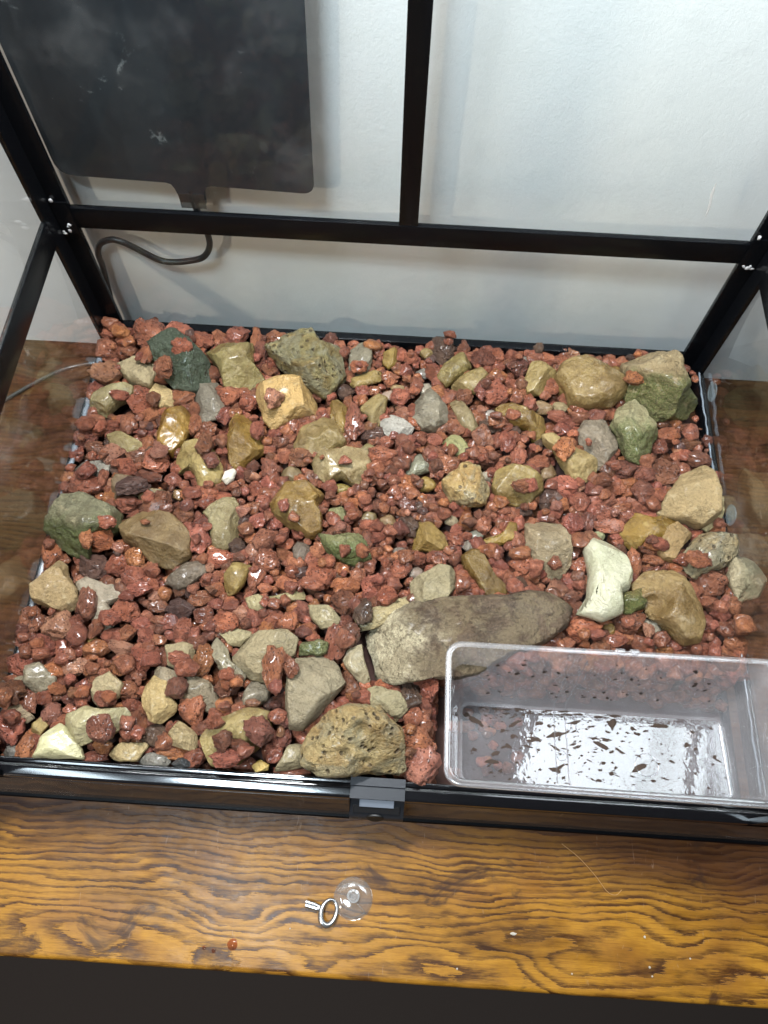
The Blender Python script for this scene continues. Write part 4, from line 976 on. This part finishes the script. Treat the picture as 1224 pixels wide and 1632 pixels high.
def stone_shape(sub, poly, ht, typ, seed):
    """full-size stone (cm): plan outline from poly, half height ht, broken facets and relief by type"""
    rg = np.random.RandomState(seed); D, F = ICO[sub]; off = VN(rg.uniform(-50, 50, 3))
    P_ = np.array(poly); n = len(P_); th = np.arctan2(D[:, 1], D[:, 0])
    cs = np.stack([np.cos(th), np.sin(th)], 1); R = np.zeros(len(D))
    for i in range(n):
        a, b = P_[i-1], P_[i]; e = b-a; den = cs[:, 0]*e[1]-cs[:, 1]*e[0]
        with np.errstate(divide='ignore', invalid='ignore'):
            t = (a[0]*e[1]-a[1]*e[0])/den; u = (a[0]*cs[:, 1]-a[1]*cs[:, 0])/den
        ok = (np.abs(den) > 1e-9) & (t > 0) & (u >= -1e-6) & (u <= 1+1e-6); R = np.where(ok & (t > R), t, R)
    R[R <= 0] = R[R > 0].mean() if (R > 0).any() else 1
    ph = np.arcsin(np.clip(D[:, 2], -1, 1)); ex = {'O': .72, 'Y': .72, 'W': .85, 'P': .7, 'S': .7}.get(typ, .6)
    hz = np.cos(ph)**ex; vz = np.sign(D[:, 2])*np.abs(np.sin(ph))**(.9)
    lean = rg.uniform(-.22, .22, 2)
    V = np.stack([cs[:, 0]*R*hz, cs[:, 1]*R*hz, ht*vz], 1)
    V[:, 2] += (V[:, 0]*lean[0]+V[:, 1]*lean[1])*.5
    size = math.sqrt(max(1e-3, (np.ptp(P_[:, 0])*np.ptp(P_[:, 1]))))
    k = {'O': 5, 'Y': 6, 'W': 3, 'P': 5, 'S': 5, 'T': 9, 'G': 9, 'R': 6, 'M': 7, 'D': 6}[typ]
    for _ in range(k):
        az, el = rg.uniform(0, 2*math.pi), math.radians(rg.uniform(22, 80))
        nn = np.array([math.cos(az)*math.cos(el), math.sin(az)*math.cos(el), math.sin(el)])
        cut(V, nn, (V@nn).max()*rg.uniform(.62, .88))
    if typ == 'S': cut(V, np.array([.05, -.08, .99]), ht*.55)
    amp = {'O': .040, 'Y': .042, 'W': .03, 'P': .04, 'S': .05, 'T': .040, 'G': .048, 'R': .07, 'M': .07, 'D': .065}[typ]*size
    N = V/np.maximum(np.linalg.norm(V, axis=1)[:, None], 1e-6)
    f = 2.6/size
    for i in range(len(V)):
        p = VN(V[i])*f+off
        a = noise.noise(p*.7)*1.1+noise.noise(p*1.7)*.55+noise.noise(p*3.9)*.28+noise.noise(p*8.5)*.16
        a += -(1.3 if typ in 'TGRMDS' else .8)*max(0, .20-abs(noise.noise(p*.9+off)))+.10*noise.noise(p*17)
        if typ in 'RM':
            c = noise.voronoi(p*2.6)[0][0]; a -= 1.6*max(0, .25-c)*2.2
        V[i] += N[i]*a*amp
    return V, F

MATS = {
 'O': stone_material('wet_olive_stone', (.50, .39, .25), (.44, .36, .24), .85, .4, wet=.32, rough=.46, bumpy=.30),
 'Y': stone_material('wet_ochre_stone', (.46, .36, .20), (.44, .34, .14), .85, .4, wet=.32, rough=.46, bumpy=.28),
 'G': stone_material('grey_stone', (.60, .58, .54), (.42, .38, .30), .7, .5, wet=.35, rough=.5, bumpy=.4),
 'T': stone_material('tan_stone', (.72, .70, .66), (.48, .40, .25), .6, .45, wet=.12, rough=.6, bumpy=.4),
 'P': stone_material('pale_stone', (.75, .72, .66), (.52, .48, .40), .6, .5, wet=.35, rough=.5, bumpy=.35),
 'W': stone_material('white_stone', (.80, .80, .66), (.62, .62, .50), .6, .5, wet=.3, rough=.45, bumpy=.25, grain=.4),
 'M': stone_material('mossy_stone', (.60, .52, .40), (.44, .37, .22), .7, .5, wet=.25, rough=.6, bumpy=.6, green=(.058, .076, .014), greenamt=.95, moss=True),
 'D': stone_material('dark_green_stone', (.60, .66, .58), (.16, .20, .15), .7, .4, wet=.45, rough=.45, bumpy=.55),
 'R': stone_material('porous_tan_stone', (.66, .46, .28), (.56, .38, .15), .75, .6, wet=.25, rough=.6, pits=.85, bumpy=.6, green=(.17, .17, .12), greenamt=.55),
 'S': stone_material('brown_slab_stone', (.50, .45, .41), (.25, .20, .12), .85, .6, wet=.06, rough=.62, bumpy=.6, grain=1.2, tan_end=(.52, .45, .29), green=(.20, .155, .085), greenamt=.5),
}
LAVA_M = lava_material('wet_lava_rock', False); LAVA_S = lava_material('wet_lava_gravel', True)
ALB = .66; ALB_L = .92
rng = random.Random(7)
GRP_S = 'stones among the lava rock'; GRP_L = 'red lava rocks in the terrarium'
# height grid used to rest rock on rock
G = .2; NX, NY = 330, 245; gx = -1.5+G*np.arange(NX); gy = -1.5+G*np.arange(NY); GX, GY = np.meshgrid(gx, gy)
H = np.full((NY, NX), -.85)
def inside(poly):
    c = np.zeros_like(GX, bool)
    for i in range(len(poly)):
        (x1, y1), (x2, y2) = poly[i], poly[i-1]
        c ^= ((y1 > GY) != (y2 > GY)) & (GX < (x2-x1)*(GY-y1)/(y2-y1+1e-12)+x1)
    return c
polys = []
HOLES = {'the porous front boulder': ((.4, .8, .62, 1.1), (-1.6, .2, .3, .5), (1.6, -.6, .35, .5), (-.6, -1.0, .4, .5), (2.4, .9, .3, .4), (.9, -1.3, .3, .4), (-2.2, -1.0, .28, .4)), 'the olive boulder with holes': ((.9, .2, .7, .9), (-1.4, -.5, .5, .7)), 'the hollow green stone': ((-1.5, -.6, 1.2, 1.5),), 'the hollow olive stone': ((-.4, .2, .9, .6),), 'the big ochre stone': ((.8, .9, 1.1, .5),), 'the right tan block': ()}
for i, (ty, col, cx, cy, zc, ht, label, short, poly) in enumerate(STONES):
    area_ = np.ptp([p[0] for p in poly])*np.ptp([p[1] for p in poly])
    V, F = stone_shape(5 if area_ > 9 else 4 if area_ > 1.2 else 3, poly, ht, ty, 100+i)
    for hx, hy, hr, hd in HOLES.get(short, ()):
        d_ = np.hypot(V[:, 0]-hx, V[:, 1]-hy)/hr; mk = (V[:, 2] > 0) & (d_ < 1); V[mk, 2] -= hd*(1-d_[mk]**2)**.6
    me = mesh_from('stone', V*CM, F)
    o = link('white_chip' if label.startswith('tiny bright') else 'stone', me, MATS[ty]); o.location = VN((cx, cy, zc))*CM
    c = [a*b for a, b in zip(lin(col), (1.05, 1.0, .95))]; g_ = sum(c)/3; c = [(.93*a+.07*g_ if ty in 'OY' else .84*a+.16*g_)*(.92 if ty in 'OY' else 1) for a in c]; o.color = tuple(min(.85, v*ALB) for v in c)+(1,)
    tag(o, label, 'stone', GRP_S)
    wp = [(x*.9+cx, y*.9+cy) for x, y in poly]; m = inside(wp); H[m] = np.maximum(H[m], zc+ht*.75)
    polys.append((np.array([(x+cx, y+cy) for x, y in poly]), short, cx, cy))
HS = H.copy()

LCOL = {'r': (165, 103, 79), 'o': (182, 116, 80), 'm': (136, 88, 68), 'p': (102, 78, 68), 'k': (178, 124, 100)}
LWORD = {'r': 'brick red', 'o': 'orange red', 'm': 'maroon', 'p': 'dark purple', 'k': 'pinkish red'}
HI = [lava_shape(4, 500+i) for i in range(28)]
HI_ME = [mesh_from('lava_rock', V, F) for V, F in HI]
for me in HI_ME: me.materials.append(LAVA_M)
LOW = [lava_shape(2, 900+i) for i in range(24)]; MIDL = [lava_shape(3, 700+i) for i in range(14)]
def tint(t):
    c = np.array(lin(LCOL[t]))*rng.uniform(.74, 1.2)*ALB_L
    return np.clip(c*np.array([1, rng.uniform(.9, 1.1), rng.uniform(.84, 1.04)]), 0, .9)
def pick():
    return rng.choices('romkp', (58, 15, 20, 4, 3))[0]
stuffV, stuffF, stuffC, nv = [], [], [], 0
def rot():
    q = noise.random_unit_vector(); a = rng.uniform(0, 6.28)
    return np.array(Matrix.Rotation(a, 3, q))
noise.seed_set(5)
def add_stuff(x, y, z, sx, sy, sz, lib, t, spin=True):
    global nv
    V, F = lib[rng.randrange(len(lib))]; V = V.copy()
    if spin:
        V = V@rot().T; lo, hi = V.min(0), V.max(0); V = (V-(lo+hi)/2)/(hi-lo)
    V = V*np.array([sx, sy, sz])+np.array([x, y, z])
    stuffV.append(V); stuffF.append(F+nv); stuffC.append(np.tile(tint(t), (len(V), 1))); nv += len(V)
def dome(x, y, z, sx, sy, sz):
    x0, x1 = int((x-sx/2+1.5)/G), int((x+sx/2+1.5)/G)+1; y0, y1 = int((y-sy/2+1.5)/G), int((y+sy/2+1.5)/G)+1
    s = np.s_[max(0, y0):y1, max(0, x0):x1]; d = ((GX[s]-x)/(sx/2))**2+((GY[s]-y)/(sy/2))**2
    H[s] = np.where(d < 1, np.maximum(H[s], z+.45*sz*np.sqrt(np.clip(1-d, 0, 1))), H[s])

def where(x, y):
    best = min(range(len(polys)), key=lambda k: np.hypot(polys[k][0][:, 0]-x, polys[k][0][:, 1]-y).min())
    for k, (pl, sh, cx, cy) in enumerate(polys):
        c = False
        for i in range(len(pl)):
            (x1, y1), (x2, y2) = pl[i], pl[i-1]
            if (y1 > y) != (y2 > y) and x < (x2-x1)*(y-y1)/(y2-y1)+x1: c = not c
        if c: return 'lying on '+sh
    pl, sh, cx, cy = polys[best]; dx, dy = x-cx, y-cy
    wx, wy = np.ptp(pl[:, 0])/2+.3, np.ptp(pl[:, 1])/2+.3
    if abs(dx)/wx > abs(dy)/wy: return ('right of ' if dx > 0 else 'left of ')+sh
    return ('behind ' if dy > 0 else 'in front of ')+sh
labels = {}
for i, (x, y, z, sx, sy, t) in enumerate(LAVA):
    sz = .85*min(sx, sy)
    if i < 300:
        o = bpy.data.objects.new('lava_rock', HI_ME[i % len(HI_ME)]); COL.objects.link(o)
        o.location = VN((x, y, z))*CM
        yaw = rng.choice((0, 180))+rng.uniform(-14, 14)
        o.rotation_euler = (math.radians(rng.choice((0, 180))+rng.uniform(-10, 10)), math.radians(rng.uniform(-10, 10)), math.radians(yaw))
        o.scale = (sx*CM*1.04, sy*CM*1.04, sz*CM)
        c = tint(t); o.color = (*c, 1)
        big = (sx*sy)**.5; word = 'large' if big > 2.3 else 'medium' if big > 1.7 else 'small' if big > 1.25 else 'tiny'
        r = sx/sy; shp = 'wide' if r > 1.3 else 'narrow' if r < .77 else 'chunky'
        lb = f'{word} {shp} {LWORD[t]} lava rock {where(x, y)}'
        labels.setdefault(lb, []).append(o); tag(o, lb, 'lava rock', GRP_L)
    else:
        add_stuff(x, y, z, sx, sy, sz, MIDL, t)
    dome(x, y, z, sx, sy, sz)
for lb, os_ in labels.items():                       # tell same-worded neighbours apart by which is nearer the viewer, leftmost first
    if len(os_) == 2:
        a, b = os_
        if abs(a.location.x-b.location.x) > abs(a.location.y-b.location.y):
            l, r = (a, b) if a.location.x < b.location.x else (b, a); l['label'] = lb+', left of two'; r['label'] = lb+', right of two'
        else:
            l, r = (a, b) if a.location.y < b.location.y else (b, a); l['label'] = lb+', nearer of two'; r['label'] = lb+', farther of two'
    elif len(os_) > 2:
        for k, o in enumerate(sorted(os_, key=lambda o: o.location.x)):
            o['label'] = lb+', '+('leftmost', 'second from left', 'third from left', 'fourth from left', 'rightmost')[min(k, 4)]
# small half buried stones showing in the gaps
SMALL = [('O', (140, 124, 84), 'olive'), ('T', (158, 146, 110), 'tan'), ('Y', (146, 122, 66), 'ochre'), ('G', (138, 130, 114), 'grey'), ('P', (164, 154, 134), 'pale')]
nb = 0; slab = {}
for k in range(4000):
    x, y = rng.uniform(1.5, 61), rng.uniform(2.5, 44)
    if x > 35.5 and y < 14: continue
    r = rng.uniform(.8, 1.5); m = (GX-x)**2+(GY-y)**2 < (r*.8)**2
    if HS[m].max() > -.6 or np.mean(H[m] > -.5) > .35: continue
    ty, col, word = rng.choice(SMALL); n = rng.choice((5, 6, 7)); a0 = rng.random()*6
    poly = [(r*rng.uniform(.75, 1.25)*math.cos(a0+6.283*q/n), .8*r*rng.uniform(.75, 1.25)*math.sin(a0+6.283*q/n)) for q in range(n)]
    V, F = stone_shape(3, poly, r*.55, ty, 4000+nb); o = link('stone', mesh_from('stone', V*CM, F), MATS[ty]); o.location = VN((x, y, -.65))*CM
    cc_ = [v*ALB*rng.uniform(.85, 1.1) for v in lin(col)]; o.color = (*cc_, 1)
    lb = f'small half buried {word} stone {where(x, y)}'; n_ = slab.setdefault(lb, 0); slab[lb] += 1
    if n_: lb = f'{("second", "third", "fourth", "fifth")[min(n_-1, 3)]} small half buried {word} stone {where(x, y)}'
    tag(o, lb, 'stone', GRP_S); mm = (GX-x)**2+(GY-y)**2 < (r*.9)**2; H[mm] = np.maximum(H[mm], -.2); HS[mm] = np.maximum(HS[mm], -.2); nb += 1
    if nb >= 30: break
# filler gravel under and between
def in_box(x, y): return x > 36.0 and y < 11.6
for ix in range(52):
    for iy in range(37):
        x, y = 1.0+ix*1.2+rng.uniform(-.4, .4), 1.9+iy*1.2+rng.uniform(-.4, .4)
        if in_box(x, y) or x > 62.2 or y > 45: continue
        j, i = int((y+1.5)/G), int((x+1.5)/G)
        if HS[j, i] > -.6: continue
        if x > 59.5 and y > 29 and rng.random() < .65: continue       # thin patch showing the black rail at right
        s = rng.uniform(1.2, 1.9)
        add_stuff(x, y, -2.25+rng.uniform(-.25, .3), s, s*rng.uniform(.8, 1.1), s*.9, LOW, pick())
cnt = 0
for k in range(9000):
    x, y = rng.uniform(.6, 62.3), rng.uniform(2.5, 45.0)
    if in_box(x, y): continue
    cen = math.exp(-((x-33)/16)**2-((y-27)/10)**2)
    s = rng.uniform(.62, 1.0)+rng.random()**2*(1.0-.4*cen)
    j, i = int((y+1.5)/G), int((x+1.5)/G)
    hs = H[j, i]; stone = HS[j, i] > -.6
    if stone and (rng.random() < .955 or s > .62): continue
    if not stone and hs > -.75+.55*cen+.35*rng.random() and rng.random() < .93: continue
    if x > 59.5 and y > 29 and rng.random() < .7: continue
    z = min(hs, 1.6)+.22*s
    add_stuff(x, y, z, s*rng.uniform(.85, 1.3), s*rng.uniform(.8, 1.15), s*.85, LOW if s < .8 else MIDL, pick()); dome(x, y, z, s, s, s*.85); cnt += 1
    if cnt > 1500: break
# rock heaped against the outside of the plastic box
for k in range(230):
    z = rng.uniform(-5.2, .2); x = rng.uniform(36, 62); s = rng.uniform(1.2, 2.3)
    y = 12.0-.29*(4.4-z)+.5*s+rng.uniform(0, 1.2)
    add_stuff(x, y, z, s, s*.9, s*.85, MIDL, pick())
for k in range(60):
    z = rng.uniform(-5.2, -.5); s = rng.uniform(1.2, 2.0); add_stuff(36.3-.5*s+.1*(0-z)-rng.uniform(0, .8), rng.uniform(2.2, 11), z, s, s, s*.85, MIDL, pick())
for k in range(26):
    s = rng.uniform(1.2, 1.9); add_stuff(rng.uniform(32.5, 36.2), rng.uniform(6.5, 13), rng.uniform(-2.4, -.7), s, s, s*.85, MIDL, pick())
for k in range(26):
    s = rng.uniform(.5, .75); add_stuff(rng.uniform(38, 44), rng.uniform(3, 9), -5.5, s*1.8, s*1.6, .55, LOW, pick())
me = mesh_from('lava_gravel', np.concatenate(stuffV)*CM, np.concatenate(stuffF)); me.materials.append(LAVA_S)
ca = me.color_attributes.new('tint', 'FLOAT_COLOR', 'POINT'); cc = np.concatenate(stuffC); ca.data.foreach_set('color', np.concatenate([cc, np.ones((len(cc), 1))], 1).astype(np.float32).ravel())
tag(bpy.data.objects.new('lava_gravel', me), 'loose small red lava gravel filling the gaps between the stones', 'gravel', kind='stuff')
COL.objects.link(bpy.data.objects['lava_gravel'])
# base sheet under the rocks, coloured dark so their gaps look shaded
bm = bmesh.new(); bmesh.ops.create_grid(bm, x_segments=120, y_segments=90, size=1)
for v in bm.verts:
    x, y = 31.45+v.co.x*30.6, 23.0+v.co.y*21.7
    z = -2.8+.45*noise.noise(VN((x*.6, y*.6, 0)))+.2*noise.noise(VN((x*1.9, y*1.9, 3)))
    if x > 36.4 and y < 11.2: z = min(z, -5.55)
    if x > 60.0 and y > 28: z -= .5
    v.co = VN((x, y, z))
tag(finish('gap_base_sheet', bm, plain('gap_shade_brown', (.045, .020, .015), .9, bump=1.0, scale=260)), kind='structure')

# ---------------------------------------------------------------- clear plastic box
tub = thing('plastic_box', 'clear scratched plastic box without a lid sunk in the rocks at the front right', 'plastic box', (49.5, 6.4, -5))
def bx(u, v, d):          # box frame: u along X, v along depth (0 front .. 1 back), d depth below the rim; tipped 5 degrees back
    a = math.radians(5); return VN((u, .95-.012*(u-36.5)+v*math.cos(a)+d*-math.sin(a), 5.25+.055*(u-36.5)-v*math.sin(a)-d*math.cos(a)))
BXX0, BXX1, BV = 36.55, 62.5, 11.1
PL = clear('clear_plastic', (.93, .935, .94), 1.5, body=.22, body_col=(.82, .80, .82), rough=.08, dust=.14, film=.03)
PLR = clear('clear_plastic_rim', (.90, .90, .91), 1.5, body=.10, body_col=(.72, .70, .70), rough=.16, film=.015)
PLF = clear('clear_plastic_floor', (.90, .91, .93), 1.5, body=.05, body_col=(.8, .82, .86), rough=.05, dust=.06, film=.032)
def ring_mesh(bm, levels, close_bottom=False, r0=1.2):
    prev = None
    for ins, d, rad in levels:
        ring = [bm.verts.new(bx(x, y, d)) for x, y in rrect(BXX0+ins, BXX1-min(ins, .5)-max(0, ins-.5)*.35, ins, BV-ins, max(.2, rad), 7)]
        if prev:
            n = len(ring)
            for k in range(n): bm.faces.new((prev[k], prev[(k+1) % n], ring[(k+1) % n], ring[k]))
        prev = ring
    return prev
HB = 9.6
bm = bmesh.new(); ring_mesh(bm, [(.52, .12, .95), (.62, 1.0, .95), (1.2, 5.0, .9), (1.95, HB-.45, .9), (2.1, HB-.12, .8), (2.35, HB, .6)])
finish('wall', bm, PL, tub)
bm = bmesh.new(); last = ring_mesh(bm, [(2.36, HB, .6), (2.6, HB+.01, .5)]); bm.faces.new(last); finish('box_floor', bm, PLF, tub)
bm = bmesh.new(); r1 = ring_mesh(bm, [(.50, .10, .95), (.44, 0, 1.0), (.22, -.06, 1.15), (.06, 0, 1.25), (0, .12, 1.3), (0, .55, 1.3), (.08, .60, 1.25), (.30, .58, 1.1)])
finish('rim', bm, PLR, tub)
def strip(name, pts, r, mat, flat=1): 
    bm = bmesh.new(); tube(bm, [bx(*p) for p in pts], r, 8, flat=flat); return finish(name, bm, mat, tub)
for xx in (46.9, 47.9):
    strip('rib', [(xx, BV-.66, .8), (xx+.0, BV-1.0, 4.0), (xx, BV-1.9, HB-.5), (xx, BV-2.3, HB-.08), (xx, 2.6, HB-.06)], .045, PLR)
strip('rib', [(60.3, BV-.70, .9), (60.35, BV-.78, 2.0)], .07, PLR); strip('rib', [(61.1, BV-2.7, HB-.08), (61.1, 2.6, HB-.06)], .07, PLR)
strip('rib', [(BXX0+.75, 7.0, 2.6), (BXX0+.95, 8.2, 2.6)], .05, PLR)
strip('rib', [(57.2, BV-2.75, HB-.06), (58.5, BV-2.75, HB-.06), (58.5, BV-3.9, HB-.06)], .05, PLR)
for xx in (50.2, 51.3):
    bm = bmesh.new(); add_box(bm, -.38, .38, -.18, .18, -.28, .30)
    for v in bm.verts: v.co = bx(xx+v.co.x, BV-.12+v.co.y, .12-v.co.z)
    finish('clip_tab', bm, PLR, tub, True, .08)
def flat_ring(cx, cy, r):
    return [(cx+r*math.cos(k*.2618), cy+r*math.sin(k*.2618), HB-.03) for k in range(25)]
strip('moulded_ring', flat_ring(54.5, 4.6, .95), .035, PLR)
strip('moulded_ring', flat_ring(47.4, 4.9, .42), .03, PLR)
strip('moulded_mark', [(43.2, 5.2, HB-.03), (43.6, 6.3, HB-.03), (44.0, 5.2, HB-.03), (43.2, 5.2, HB-.03)], .03, PLR)
strip('moulded_mark', [(48.3, 7.2, HB-.03), (48.4, 8.3, HB-.03), (48.7, 8.3, HB-.03), (48.8, 7.2, HB-.03)], .03, PLR)
DIRT = plain('wet_dirt', (.050, .034, .026), .85, spec=.1)
bm = bmesh.new(); rd = random.Random(21)
def blob(u, v, d, a, b, th, ang, wallside=False):
    bmv = bmesh.ops.create_icosphere(bm, subdivisions=2, radius=1)['verts']; o_ = VN((rd.uniform(0, 50), 0, 0)); ca_, sa = math.cos(ang), math.sin(ang)
    for w_ in bmv:
        f = 1+.9*noise.noise(w_.co*1.5+o_)+.5*noise.noise(w_.co*3.1+o_); p = w_.co*f; pu, pv = p.x*a*ca_-p.y*b*sa, p.x*a*sa+p.y*b*ca_
        if wallside: w_.co = bx(u+pu, v-.19*(pv)+p.z*th, d+pv)
        else: w_.co = bx(u+pu, v+pv, d-p.z*th*.6)
for k in range(280):
    u = 39.2+21.8*rd.random(); v = 2.6+6.0*rd.random()
    if rd.random() < .45: u = rd.gauss(48, 4); u = min(max(u, 39.2), 60)
    s = rd.uniform(.02, .075)+rd.random()**5*.17
    blob(u, v, HB-.04, s*rd.choice((1, 1.2, 1.6, 3.2)), s*rd.uniform(.5, 1), .025, rd.uniform(-.6, .6))
for u0, v0, ln in ((47, 8.55, 7.5), (41.5, 8.45, 2.2), (55.5, 8.0, 1.6), (50.5, 6.6, 1.4)):
    for k in range(int(ln*2.6)):
        blob(u0+ln*rd.uniform(-.5, .9), v0+rd.uniform(-.22, .22), HB-.04, rd.uniform(.15, .5), rd.uniform(.03, .08), .03, rd.uniform(-.1, .1))
for k in range(46):
    d = rd.uniform(1.2, 7.5); blob(rd.uniform(40, 60), BV-.70-.17*(d-1), d, rd.uniform(.04, .16), rd.uniform(.04, .2), .02, rd.uniform(0, 3), True)
blob(51.9, 8.0, HB-.1, .36, .36, .16, 0)
tag(finish('dirt_specks', bm, DIRT, tub), kind='stuff')

# ---------------------------------------------------------------- small things on the table and the glass
CHROME = plain('chromed_plastic', (.42, .41, .40), .26, metal=.9, bump=.05, scale=600)
CUPM = clear('clear_vinyl', (.90, .89, .87), 1.42, body=.06, rough=.08, film=.03)
cup = thing('suction_cup', 'clear round suction cup lying on the wooden table', 'suction cup', (30.3, -7.1, ZT))
bm = bmesh.new(); lathe(bm, [(0, .42), (.9, .40), (1.45, .22), (1.58, .05), (1.60, .03), (1.56, .02), (1.42, .17), (.9, .33), (0, .36)], 48)
for v in bm.verts: v.co += VN((30.3, -7.15, ZT+.02))
finish('disc', bm, CUPM, cup)
bm = bmesh.new(); lathe(bm, [(.50, .36), (.52, .5), (.38, .62), (.36, .85), (.52, .98), (.5, 1.12), (.30, 1.18), (.26, 1.0), (0, .98)], 30)
for v in bm.verts: v.co = VN((v.co.x+.06*v.co.z, v.co.y, v.co.z))+VN((30.27, -6.95, ZT+.02))
finish('knob', bm, clear('clear_vinyl_knob', (.85, .85, .84), 1.42, body=.16, rough=.08, film=.05), cup)
bm = bmesh.new(); tube(bm, smooth_path([(30.55, -7.4, ZT+.55), (31.05, -7.8, ZT+.42), (31.3, -8.1, ZT+.2), (30.85, -8.4, ZT+.12), (30.25, -8.55, ZT+.1), (29.55, -8.4, ZT+.08)], 6), .06, 8)
finish('lip', bm, CUPM, cup)
clip = thing('ring_clip', 'small shiny metal ring clip with a split prong beside the suction cup', 'clip', (28.3, -8.3, ZT))
bm = bmesh.new()
path = [VN((28.42+.62*math.cos(t)+.10*math.sin(t), -8.25+.92*math.sin(t), ZT+.34+.20*math.cos(t+2.6))) for t in [2*math.pi*k/40 for k in range(40)]]
tube(bm, path, [.20+.06*math.cos(2*math.pi*k/40-4.4) for k in range(40)], 12, True); finish('ring', bm, CHROME, clip)
for dz, dy in ((.14, .10), (.0, -.12)):
    bm = bmesh.new(); tube(bm, [VN((26.5, -7.72+dy*1.25, ZT+.34+dz*.6)), VN((27.15, -7.85+dy*1.3, ZT+.36+dz*.5)), VN((27.7, -8.02+dy*1.0, ZT+.34+dz*.3))], [.17, .17, .17], 12)
    finish('prong', bm, CHROME, clip, True, .03)
bm = bmesh.new(); tube(bm, [VN((27.5, -7.98, ZT+.33)), VN((27.72, -8.03, ZT+.33)), VN((27.92, -8.08, ZT+.33))], [.26, .28, .2], 12); finish('collar', bm, CHROME, clip)
DROP = clear('rusty_water', (.82, .56, .44), 1.33, body=.08, body_col=(.30, .13, .08), rough=.03)
for k, (x, y, a, b, lb) in enumerate(((20.95, -11.0, .42, .34, 'reddish water drop on the table, the biggest of three'), (18.7, -11.35, .15, .12, 'tiny reddish water drop on the table, leftmost of three'), (19.5, -11.5, .16, .13, 'small reddish water drop on the table, between the other two'))):
    bm = bmesh.new(); lathe(bm, [(0, .14), (.4, .125), (.75, .075), (1.0, 0)], 28)
    for v in bm.verts:
        f = 1+.18*noise.noise(VN((v.co.x*1.3, v.co.y*1.3, k*5))); v.co = VN((x+v.co.x*a*f, y+v.co.y*b*f*1.2, ZT+.004+v.co.z*a*2))
    tag(finish('water_drop', bm, DROP), lb, 'water drop', 'reddish water drops on the table')
bm = bmesh.new(); tube(bm, smooth_path([(47.6, -2.0, ZT+.03), (49.0, -3.0, ZT+.08), (50.3, -4.3, ZT+.05), (51.2, -5.4, ZT+.03), (51.9, -5.6, ZT+.03), (52.4, -5.2, ZT+.03)], 8), .028, 6)
tag(finish('hair', bm, plain('blond_hair', (.32, .17, .06), .4)), 'single thin blond hair on the table in front of the tank', 'hair')
bm = bmesh.new(); tube(bm, smooth_path([(-22, 28, ZT+.2), (-16, 34, ZT+.25), (-12.0, 38.0, ZT+.3), (-8.5, 41.3, ZT+.3), (-5.5, 43.4, ZT+.3), (-2.0, 44.6, ZT+.3), (1.0, 46.6, ZT+.3)], 8), .20, 10)
tag(finish('cable', bm, plain('cable_sheath', (.05, .045, .04), .22, coat=.6)), 'thin dark cable curving over the table left of the tank', 'cable')
WHITE_R = clear('white_vinyl', (.8, .84, .86), 1.42, body=.30, body_col=(.50, .56, .60), rough=.15)
for y0, z0, lb in ((40.3, .7, 'pale vinyl disc on the right glass beside the mossy boulder'), (26.6, .6, 'pale vinyl disc on the right glass beside the big tan block')):
    bm = bmesh.new(); lathe(bm, [(0, .30), (.6, .28), (.85, .2), (.98, .09), (1.0, 0), (0, .0)], 32)
    for v in bm.verts: v.co = VN((W_-.07+v.co.z, y0+v.co.x, z0+v.co.y))
    tag(finish('vinyl_disc', bm, WHITE_R), lb, 'vinyl disc', 'pale discs on the right glass')
CR = plain('white_crumb', (.36, .32, .26), .8)
CRUMBS = ((54.0, -8.5, .10), (54.2, -10.6, .09), (54.35, -11.2, .07), (38.9, -11.6, .08), (43.4, -8.9, .12), (48.0, -11.4, .07), (25.4, -9.6, .06), (57.5, -9.8, .07))
words = ('white crumb on the table below the right end of the box', 'pale crumb near the lower right corner of the table', 'tiny pale crumb next to a larger one at the lower right', 'pale crumb by the table edge below the ring clip', 'flat pale fleck in the middle of the table', 'tiny crumb by the table edge right of centre', 'tiny fleck on the table left of the ring clip', 'pale fleck at the far right of the table')
for k, (x, y, r) in enumerate(CRUMBS):
    bm = bmesh.new(); bmesh.ops.create_icosphere(bm, subdivisions=2, radius=1)
    for v in bm.verts:
        f = 1+.4*noise.noise(v.co*1.7+VN((k, 0, 0))); v.co = VN((x+v.co.x*r*f*(2 if k == 4 else 1), y+v.co.y*r*f, ZT+r*.5+v.co.z*r*f*.5))
    tag(finish('crumb', bm, CR), words[k], 'crumb', 'crumbs on the table')
